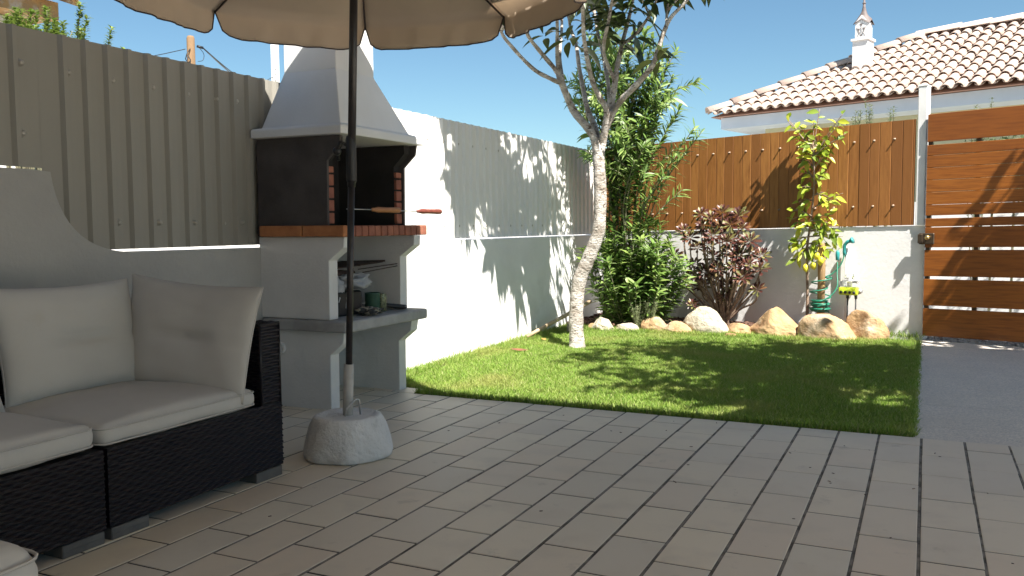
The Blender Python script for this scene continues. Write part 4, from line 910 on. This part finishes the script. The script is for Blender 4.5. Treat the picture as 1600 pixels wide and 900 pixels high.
# ------------------------------------------------------------------ stones, pole, leaves on the lawn
def rock(x, y, z, rx, ry, rz, seed, m, label, cuts=9, yaw=0, kind='dome'):
    rnd = random.Random(seed); bm = bmesh.new(); bmesh.ops.create_icosphere(bm, subdivisions=5, radius=1)
    planes = []
    for _ in range(cuts):
        n_ = V((rnd.gauss(0, 1), rnd.gauss(0, 1), abs(rnd.gauss(.3, .8)))).normalized(); planes.append((n_, rnd.uniform(.62, .88)))
    for v in bm.verts:
        p = v.co.copy()
        for n_, d in planes:
            k = p.dot(n_)
            if k > d: p -= n_ * (k - d) * .82
        q = p + V((seed, 0, 0)); p *= 1 + .10 * noise.noise(q * 1.7) + .05 * noise.noise(q * 4.5) + .022 * noise.noise(q * 11)
        if kind == 'tri' and p.z > 0: p.z *= max(.12, 1.35 - 1.35 * abs(p.x + .12) - .2 * noise.noise(q * 2))
        if kind == 'flat' and p.z > 0: p.z = .9 * math.tanh(p.z * 2.2) * (1 - .22 * max(0, p.x))
        v.co = V((p.x * rx, p.y * ry, p.z * rz))
    mb = MB(); mb.bm(bm, Matrix.Translation((x, y, z)) @ Matrix.Rotation(yaw, 4, 'Z'), True)
    o = mb.build('rock', m); tag(o, label, 'rock', 'stones edging the planting bed'); return o
def rk(px0, px1, x, y, h, seed, m, label, ry=.10, cuts=9, dz=0):
    pass
RK = [(-3.15, 8.05, .065, .11, .06, 'rockpale', 'small stone beside the leaning pole at the white wall'),
      (-2.93, 8.33, .135, .13, .10, 'rockpale', 'rounded grey stone just right of the pale trunk'),
      (-2.68, 8.36, .125, .085, .09, 'rockpale', 'flat low stone in front of the grey herbs'),
      (-2.42, 8.44, .155, .15, .11, 'rock', 'tan stone just right of the grey herbs'),
      (-2.17, 8.38, .14, .115, .10, 'rock', 'ridged tan stone left of the large domed pale stone'),
      (-1.93, 8.50, .225, .235, .15, 'rockpale', 'large domed pale stone with a mossy side below the burgundy succulent'),
      (-1.62, 8.52, .17, .10, .10, 'rock', 'low flat stone right of the large domed pale stone'),
      (-1.24, 8.50, .29, .21, .16, 'rock', 'pointed triangular tan stone left of the lemon tree'),
      (-.815, 8.47, .29, .235, .17, 'rock', 'biggest tan boulder, in front of the coiled hose'),
      (-.485, 8.56, .20, .275, .15, 'rock', 'tall tan boulder below the lime green taps'),
      (-1.645, 8.28, .075, .035, .05, 'rock', 'tiny flat stone lying out on the grass edge'),
      (-3.05, 8.36, .05, .06, .05, 'rock', 'little stone tucked just behind the pale trunk')]
for i, (x, y, rx, h_, ry, m, lab) in enumerate(RK):
    rock(x, y, h_ * .22, rx, ry, h_ * .86, i * 3.3 + 2, M[m], lab, cuts=4 if h_ < .2 else 7, yaw=SB + random.uniform(-.2, .2) * (h_ < .2), kind={7: 'tri', 8: 'flat'}.get(i, 'dome'))
mb = MB(); mb.tube([(-3.33, 7.35, .03), (-3.25, 7.72, .115), (-3.16, 8.1, .205), (-3.09, 8.4, .28)], [.017, .019, .02, .021], 10); mb.tube([(-3.17, 8.03, .19), (-3.165, 8.05, .195)], .024, 10)
o = mb.build('wooden_pole', M['bamboo']); tag(o, 'pale wooden pole lying slanted at the foot of the white wall behind the trunk', 'pole')
def dleaf(x, y, z, l, w_, rz, m, lab):
    o = leaf_mesh('fallen_leaf', [(x, y, z)], [(math.cos(rz), math.sin(rz), .1)], [(0.1, 0, 1.)], [l], [w_], m, droop=.2, fold=-.3, nseg=6); tag(o, lab, 'leaf')
dleaf(-3.12, 6.55, .035, .16, .05, .6, M['dryleaf'], 'curled brown leaf on the lawn near the white wall')
dleaf(-3.15, 7.28, .03, .07, .045, 1.4, M['dryorange'], 'small orange leaf on the lawn beside the leaning pole')

# ------------------------------------------------------------------ house over the street
def H(s, D, z, tilt=.015):  # D perpendicular distance measured like the street plane
    p = sd * 0 + V((0, 0, 0)); a = -.262; d = V((math.cos(a), math.sin(a), 0)); n_ = V((-d.y, d.x, 0)); o_ = V((-3.058, 13.682, 0))
    q = o_ + d * s + n_ * D; return V((q.x, q.y, z + tilt * s))
EZ = 2.72
hh = empty('house', H(5, 3, 0), 'house across the street with pink tiled hip roof and white chimney', 'house')
def hbox(mb, s0, d0, z0, s1, d1, z1): mb.add([H(s, d, z) for z in (z0, z1) for d in (d0, d1) for s in (s0, s1)], [(0, 2, 3, 1), (4, 5, 7, 6), (0, 1, 5, 4), (2, 6, 7, 3), (0, 4, 6, 2), (1, 3, 7, 5)])
mb = MB(); hbox(mb, .62, .62, -.1, 15, 8, EZ - .196); keep(mb.build('wall', M['housewall'], fix=True), hh)
mb = MB(); hbox(mb, .12, .12, EZ - .20, 15.3, 8.4, EZ - .03); keep(mb.build('fascia', M['fascia'], fix=True), hh)
rs = .49; top_d = 2.42; 
mb = MB()
vs = [H(0, 0, EZ - .02), H(16, 0, EZ - .02), H(16, top_d, EZ + rs * top_d), H(top_d, top_d, EZ + rs * top_d), H(0, 2 * top_d + 2, EZ - .02), H(top_d, top_d + 2, EZ + rs * top_d), H(16, 2 * top_d + 2, EZ - .02), H(16, top_d + 2, EZ + rs * top_d)]
mb.add(vs, [(0, 1, 2, 3), (0, 3, 5, 4), (3, 2, 7, 5), (5, 7, 6, 4), (0, 4, 6, 1)]); rf = keep(mb.build('roof', M['roofdark'], fix=True), hh)
def arc_tile(mb, p0, p1, side, nrm, r0, r1, seg=6, inv=False, lift0=.02, lift1=0):
    """half-barrel tile from p0 (low end) to p1 (high end)"""
    vs = []
    for (p, r_, lf) in ((p0, r0, lift0), (p1, r1, lift1)):
        for th in (0, .012):
            for k in range(seg + 1):
                a = PI * k / seg; rr_ = r_ - th
                vs.append(p + side * (math.cos(a) * rr_) + nrm * (math.sin(a) * rr_ * (-.55 if inv else .85) + lf))
    n_ = seg + 1; fs = []
    for k in range(seg): fs += [(k, k + 1, 2 * n_ + k + 1, 2 * n_ + k), (n_ + k, 3 * n_ + k, 3 * n_ + k + 1, n_ + k + 1), (k, n_ + k, n_ + k + 1, k + 1)]
    mb.add(vs, fs, True)
mb = MB(); pitch_s = .158; row = .275; slope = math.hypot(1, rs)
sdv = (H(1, 0, 0) - H(0, 0, 0)).normalized(); upv = (H(0, 1, EZ + rs) - H(0, 0, EZ)).normalized(); nv = sdv.cross(upv).normalized()
nrows = int(top_d * slope / row) + 1
for r_ in range(nrows + 1):
    for c_ in range(86):
        s_ = c_ * pitch_s + .05; d0 = (r_ * row - .06) / slope; d1 = d0 + (row + .05) / slope
        if d0 > top_d or s_ > 13.5: continue
        d1 = min(d1, top_d + .02)
        if s_ < d0 + .02: continue
        jx = random.gauss(0, .004); jz = random.gauss(0, .003)
        arc_tile(mb, H(s_ + jx, d0, EZ + rs * d0 + .03 + jz), H(s_ + jx, d1, EZ + rs * d1 + .02), sdv, nv, .062, .052)
        if s_ + pitch_s / 2 > d0 + .05: arc_tile(mb, H(s_ + pitch_s / 2, d0, EZ + rs * d0 + .045), H(s_ + pitch_s / 2, d1, EZ + rs * d1 + .03), sdv, nv, .056, .064, inv=True, lift0=.02)
o = mb.build('roof_tiles', M['roof']); o.parent = rf; o.matrix_parent_inverse = rf.matrix_basis.inverted()
o.parent = hh; keep(o, hh)
mb = MB(); A = H(0, 0, EZ + .05); B = H(top_d, top_d, EZ + rs * top_d + .05); sv = (B - A).cross(V((0, 0, 1))).normalized(); up2 = sv.cross(B - A).normalized(); n_ = int((B - A).length / .40)
for k in range(n_): arc_tile(mb, A.lerp(B, k / n_ - .01), A.lerp(B, (k + 1) / n_ + .01), sv, up2, .105, .09, 8)
A = B; B = H(14, top_d, EZ + rs * top_d + .05); sv = (B - A).cross(V((0, 0, 1))).normalized(); n_ = int((B - A).length / .40)
for k in range(n_): arc_tile(mb, B.lerp(A, k / n_ - .01), B.lerp(A, (k + 1) / n_ + .01), sv, V((0, 0, 1)), .11, .095, 8)
keep(mb.build('ridge_tiles', M['roof']), hh)
# chimney
import mathutils
def Hs(P):  # locate house coordinates of a world point
    a = -.262; d = V((math.cos(a), math.sin(a), 0)); n_ = V((-d.y, d.x, 0)); q = V((P[0], P[1], 0)) - V((-3.058, 13.682, 0)); return q.dot(d), q.dot(n_)
cs, cd = Hs((-1.075, 14.37)); ww = .225
zt_ = lambda z: z - .015 * cs
mb = MB(); hbox(mb, cs, cd, 2.9, cs + ww, cd + .28, zt_(3.80)); hbox(mb, cs - .02, cd - .02, zt_(3.80), cs + ww + .02, cd + .30, zt_(3.835))
ch = keep(mb.build('chimney', M['white'], fix=True), hh)
mb = MB(); hbox(mb, cs + .025, cd + .03, zt_(3.835), cs + ww - .02, cd + .25, zt_(4.08))
# pointed gable of the lantern
a_, b_ = cs + .025, cs + ww - .02; m_ = (a_ + b_) / 2
mb.add([H(a_, cd + .03, zt_(4.08)), H(b_, cd + .03, zt_(4.08)), H(m_, cd + .03, zt_(4.18)), H(a_, cd + .25, zt_(4.08)), H(b_, cd + .25, zt_(4.08)), H(m_, cd + .25, zt_(4.18))], [(0, 1, 2), (5, 4, 3), (0, 3, 4, 1), (1, 4, 5, 2), (0, 2, 5, 3)])
keep(mb.build('chimney_lantern', M['white'], fix=True), hh)
mb = MB()
for (us, uz, sz, fl) in ((0, 4.035, .026, 1), (-.035, 3.965, .022, 1), (.038, 3.97, .022, 1), (0, 3.885, .024, -1), (-.018, 4.098, .008, 1), (.018, 4.098, .008, 1)):
    pts = [(-sz, sz * .7 * fl), (sz, sz * .7 * fl), (0, -sz * fl)]
    mb.add([H(m_ + us + p[0], cd + .027, zt_(uz) + p[1]) for p in pts], [(0, 1, 2)])
    for (ud, uz2, s2) in ((.14, 4.03, .010), (.11, 3.96, .010), (.17, 3.96, .010), (.14, 3.885, .010)):
        mb.add([H(b_ + .003, cd + ud - s2 * .5, zt_(uz2) - s2), H(b_ + .003, cd + ud + s2 * .5, zt_(uz2) - s2), H(b_ + .003, cd + ud + s2 * .5, zt_(uz2) + s2), H(b_ + .003, cd + ud - s2 * .5, zt_(uz2) + s2)], [(0, 1, 2, 3)])
for (s1, z1, s2, z2) in ((-.065, 4.00, -.02, 3.90), (.065, 4.00, .02, 3.90), (0, 4.0, 0, 3.92), (-.06, 3.86, -.02, 3.93), (.06, 3.86, .02, 3.93)):
    mb.tube([H(m_ + s1, cd + .028, zt_(z1)), H(m_ + s2, cd + .028, zt_(z2))], .004, 4)
keep(mb.build('chimney_openings', M['chimcap']), hh)
mb = MB(); vs = []; rings = [(.150, 4.045), (.146, 4.062), (.10, 4.13), (.062, 4.19), (.035, 4.25), (.022, 4.31), (.018, 4.36)]
cc = cd + .14
for r_, z in rings:
    for k in range(16):
        a = 2 * PI * k / 16; c_, s__ = math.cos(a), math.sin(a); q = max(abs(c_), abs(s__)); sq = 1 / q
        lift = .07 * (1 - min(1, abs(abs(c_) - abs(s__)) * 0 + (1 if abs(abs(c_) - abs(s__)) < .2 else 0))) * (r_ / .15) ** 2 * (1 if (min(abs(c_), abs(s__)) < .2) else .5)
        f_ = .80 if r_ > .04 else 1; vs.append(H(m_ + c_ * r_ * (sq * f_ if r_ > .04 else 1), cc + s__ * r_ * (sq * f_ if r_ > .04 else 1), zt_(z) + lift))
fs = [(i * 16 + k, i * 16 + (k + 1) % 16, (i + 1) * 16 + (k + 1) % 16, (i + 1) * 16 + k) for i in range(len(rings) - 1) for k in range(16)] + [tuple(range(96, 112))]
mb.add(vs, fs, True); mb.lathe([(.018, 0), (.026, .012), (.026, .022), (.014, .032), (.012, .10), (.004, .14)], tuple(H(m_, cc, zt_(4.355))), 10)
keep(mb.build('chimney_roof', M['chimcap']), hh)
# low white wall in front of the house and climbing plants that show over the fence
mb = MB(); hbox(mb, -10, -1.6, -.1, 16, -1.4, 1.25); o = mb.build('far_garden_wall', M['plaster_street'], fix=True); tag(o, 'white wall across the street glimpsed through the gaps of the gate', 'wall')
random.seed(3)
for (s_, t_, z0_, z1_, w_, lab) in ((-1.02, -.9, 1.2, 2.28, .10, 'grey green shrub tip over the fence behind the lemon tree'), (-.66, -.9, 1.2, 2.32, .12, 'leafy shrub tip over the fence right of the lemon tree'), (.20, -1.0, 1.2, 2.24, .07, 'small leafy tip showing just above the gate')):
    e = empty('street_shrub', S(s_, t_, 0), lab, 'shrub', 'shrubs in the street'); mb = MB(); P, D, Uu, Ls, Ws = [], [], [], [], []
    for _ in range(12):
        b_ = S(s_, t_, 0); t = S(s_ + random.gauss(0, w_), t_ + random.gauss(0, w_), z1_ * random.uniform(.86, 1.02)); stem([b_, b_.lerp(t, .5), t], .006, .002, .45, 28, .05, sw=.35)
    keep(mb.build('stems', M['olestem']), e); keep(leaf_mesh('foliage', P, D, Uu, Ls, Ws, M['vine'], nseg=2), e)
e = empty('street_hedge', S(1.0, -1.6, 0), 'green bushes glimpsed through the upper gate gaps', 'hedge'); P = []; D = []
for _ in range(2600):
    q = S(random.uniform(.1, 2.6), -1.7 + random.gauss(0, .18), 0); P.append((q.x, q.y, random.uniform(1.35, 1.95) + random.gauss(0, .06))); D.append(tuple(rng.normal(size=3)))
keep(leaf_mesh('foliage', P, D, rv(len(P)), [.07] * len(P), [.035] * len(P), M['vine'], nseg=2), e)
mb = MB(); 
for k in range(12): q = S(.2 + k * .2, -1.7, 0); mb.tube([(q.x, q.y, 0), (q.x, q.y, 1.7)], .012, 6)
keep(mb.build('stems', M['olestem']), e)

# ------------------------------------------------------------------ neighbour to the left
nb = empty('neighbour_house', (-7.5, 2, 0), 'neighbouring white house with old orange roof tiles at the top left corner', 'house')
mb = MB(); mb.box(-10, -3, -.1, -6.3, 4.55, 2.66); keep(mb.build('wall', M['plaster_street'], fix=True), nb)
mb = MB(); mb.box(-10, -3, 2.665, -6.10, 4.74, 2.80); keep(mb.build('eaves_course', M['oldtile'], fix=True), nb)
mb = MB()
for k in range(26):
    y = 4.72 - k * .26; arc_tile(mb, V((-6.0, y, 2.76)), V((-8.2, y, 3.54)), V((0, 1, 0)), V((.33, 0, .94)), .12, .12, 8); arc_tile(mb, V((-6.02, y - .13, 2.81)), V((-8.2, y - .13, 3.58)), V((0, 1, 0)), V((.33, 0, .94)), .09, .09, 8, inv=True)
keep(mb.build('roof_tiles', M['oldtile']), nb)
mb = MB(); mb.box(-7.2, 4.6, -.1, -7.0, 13, 1.55); o = mb.build('far_garden_wall', M['plaster_street'], fix=True); tag(o, 'white neighbour wall glimpsed through the slit under the beige metal fence', 'wall')
random.seed(9)
e = empty('neighbour_bush', (-5.0, 3.7, 0), 'light green bush peeping over the beige metal fence at top left', 'bush'); mb = MB(); P, D, Uu, Ls, Ws = [], [], [], [], []
for _ in range(110):
    t = V((-5.0 + random.gauss(0, .2), 3.76 + random.uniform(-.32, .20), random.uniform(2.1, 2.42))); t.z -= abs(t.y - 3.65) * .25; b_ = V((-5.0, 3.7, .2)); stem([b_, b_.lerp(t, .6), t], .006, .002, .75, 60, .045, sw=.5)
t = V((-5.0, 3.98, 2.33)); stem([(-5, 3.8, 1.9), (-5, 3.90, 2.15), t], .004, .002, .3, 30, .035, sw=.5)
keep(mb.build('stems', M['olestem']), e); keep(leaf_mesh('foliage', P, D, Uu, Ls, Ws, M['bush'], nseg=2), e)
e = empty('utility_pole', (-9, 8.98, 0), 'brown wooden utility pole top behind the beige metal fence', 'utility pole')
mb = MB(); mb.lathe([(.075, -.1), (.052, 3.60), (.04, 3.63), (.002, 3.64)], (-9, 8.98, 0), 14); keep(mb.build('pole', M['poleswood']), e)
mb = MB(); mb.tube([(-8.94, 9.03, 3.5), (-8.9, 9.10, 3.485)], .018, 6); mb.tube([(-8.96, 8.93, 3.45), (-8.96, 8.87, 3.38), (-8.96, 8.84, 3.30), (-8.96, 8.9, 3.24), (-8.96, 8.93, 3.3), (-8.96, 8.88, 3.36)], .007, 5)
mb.tube(spline([(-8.94, 9.05, 3.5), (-8.94, 9.15, 3.42), (-8.94, 9.13, 3.33), (-8.94, 9.04, 3.30)], 5), .004, 5); mb.tube([(-8.95, 8.86, 3.3), (-8.95, 8.86, 2.6)], .003, 5); keep(mb.build('insulator', M['black']), e)
e = empty('concrete_pole', (-16.6, 19.83, 0), 'perforated concrete utility pole beside the barbecue chimney', 'utility pole')
mb = MB(); mb.box(-.11, -.16, -.1, .11, .03, 7.5, Matrix.Translation((-16.7, 19.8, 0)) @ Matrix.Rotation(.7, 4, 'Z')); keep(mb.build('pole', M['poleconc'], fix=True), e)
mb = MB(); mb.box(-.035, -.172, 0, .045, -.162, 7.4, Matrix.Translation((-16.7, 19.8, 0)) @ Matrix.Rotation(.7, 4, 'Z')); keep(mb.build('flange', M['white'], fix=True), e)
mb = MB()
for k in range(24): mb.box(-.008, -.178, 3.8 + k * .15, .018, -.173, 3.84 + k * .15, Matrix.Translation((-16.7, 19.8, 0)) @ Matrix.Rotation(.7, 4, 'Z'))
keep(mb.build('step_holes', M['black'], fix=True), e)
for (dz, lab) in ((0, 'upper overhead cable from the wooden pole to the concrete pole'), (-.07, 'lower overhead cable from the wooden pole to the concrete pole')):
    mb = MB(); A = V((-8.9, 9.1, 3.485)); B = V((-16.7, 19.7, 5.28 + dz * 2)); P_ = [A.lerp(B, k / 16) + V((0, 0, -.30 * math.sin(PI * k / 16))) for k in range(17)]; mb.tube(P_, .009, 5); o = mb.build('overhead_cable', M['black']); tag(o, lab, 'cable', 'overhead cables')
mb = MB(); A = V((-9.0, 8.88, 3.44)); B = V((-7.5, 4.6, 2.4)); mb.tube([A.lerp(B, k / 8) + V((0, 0, -.1 * math.sin(PI * k / 8))) for k in range(9)], .005, 5); o = mb.build('overhead_cable', M['black']); tag(o, 'thin overhead cable running down left of the wooden pole', 'cable', 'overhead cables')

# ------------------------------------------------------------------ unseen porch of the terrace, roof outline made up to place the shade
pr = empty('porch', (0, 0, 0), 'unseen porch over the terrace with a house wall behind, its roof outline shaped for the shade', 'porch')
poly = [(-3.22, -1.8), (-3.22, 3.78), (-3.05, 3.88), (-2.95, 3.97), (-2.86, 4.05), (-2.76, 4.20), (-2.70, 4.28), (-2.40, 4.41), (-2.0, 4.18), (-1.35, 3.68), (.55, 3.68), (.80, 4.35), (1.50, 4.35), (1.50, 7.25), (2.35, 7.25), (2.35, -1.8)]  # outline invented to fit shadow edges; side arm added to shade the path
mb = MB(); mb.prism(poly, lambda p: (p[0], p[1], 2.62), lambda p: (p[0], p[1], 2.74)); keep(mb.build('porch_shade_roof', M['porch'], fix=True), pr)
mb = MB(); mb.box(-3.7, -1.95, -.05, 2.4, -1.8, 2.615); mb.box(2.2, 3.7, -.05, 2.34, 3.84, 2.615); keep(mb.build('house_wall', M['porch'], fix=True), pr)

# ------------------------------------------------------------------ light, sky, camera
scn = bpy.context.scene
az = R(-35); el = R(55)
sun_dir = V((math.cos(az) * math.cos(el), math.sin(az) * math.cos(el), math.sin(el)))
W = bpy.data.worlds.new('World'); scn.world = W; W.use_nodes = True; nt = W.node_tree
sk = nt.nodes.new('ShaderNodeTexSky'); sk.sky_type = 'NISHITA'; sk.sun_disc = False; sk.sun_elevation = el; sk.sun_rotation = math.atan2(sun_dir.x, sun_dir.y)
sk.air_density = 1.0; sk.dust_density = .1; sk.ozone_density = 3.0
bg = nt.nodes['Background']; tn = nt.nodes.new('ShaderNodeMix'); tn.data_type = 'RGBA'; tn.blend_type = 'MULTIPLY'; tn.inputs[0].default_value = 1; tn.inputs[7].default_value = (.77, .93, .92, 1)
nt.links.new(sk.outputs[0], tn.inputs[6]); nt.links.new(tn.outputs[2], bg.inputs[0]); bg.inputs[1].default_value = .05
sl = bpy.data.lights.new('sun', 'SUN'); sl.energy = 5.0; sl.angle = R(.53); sl.color = (1, .95, .87)
so = bpy.data.objects.new('sun', sl); C.objects.link(so); so.rotation_euler = (-sun_dir).to_track_quat('-Z', 'Y').to_euler()
cam = bpy.data.cameras.new('camera'); co = bpy.data.objects.new('camera', cam); C.objects.link(co)
Rv = V((.90417428, .42710669, -.00698221)); Uv = V((-.0240885, .06730063, .99744191)); Fv = V((-.42648402, .90169313, -.07113986))
co.matrix_world = Matrix(((Rv.x, Uv.x, -Fv.x, 0), (Rv.y, Uv.y, -Fv.y, 0), (Rv.z, Uv.z, -Fv.z, 1.06), (0, 0, 0, 1)))
cam.sensor_width = 36; cam.lens = 1366.8 / 1600 * 36; cam.clip_end = 500; cam.clip_start = .05
scn.camera = co
scn.view_settings.view_transform = 'Standard'; scn.view_settings.look = 'None'; scn.view_settings.exposure = 1.52; scn.view_settings.gamma = 1
scn.cycles.use_denoising = True
scn.render.resolution_x = 1024; scn.render.resolution_y = 576
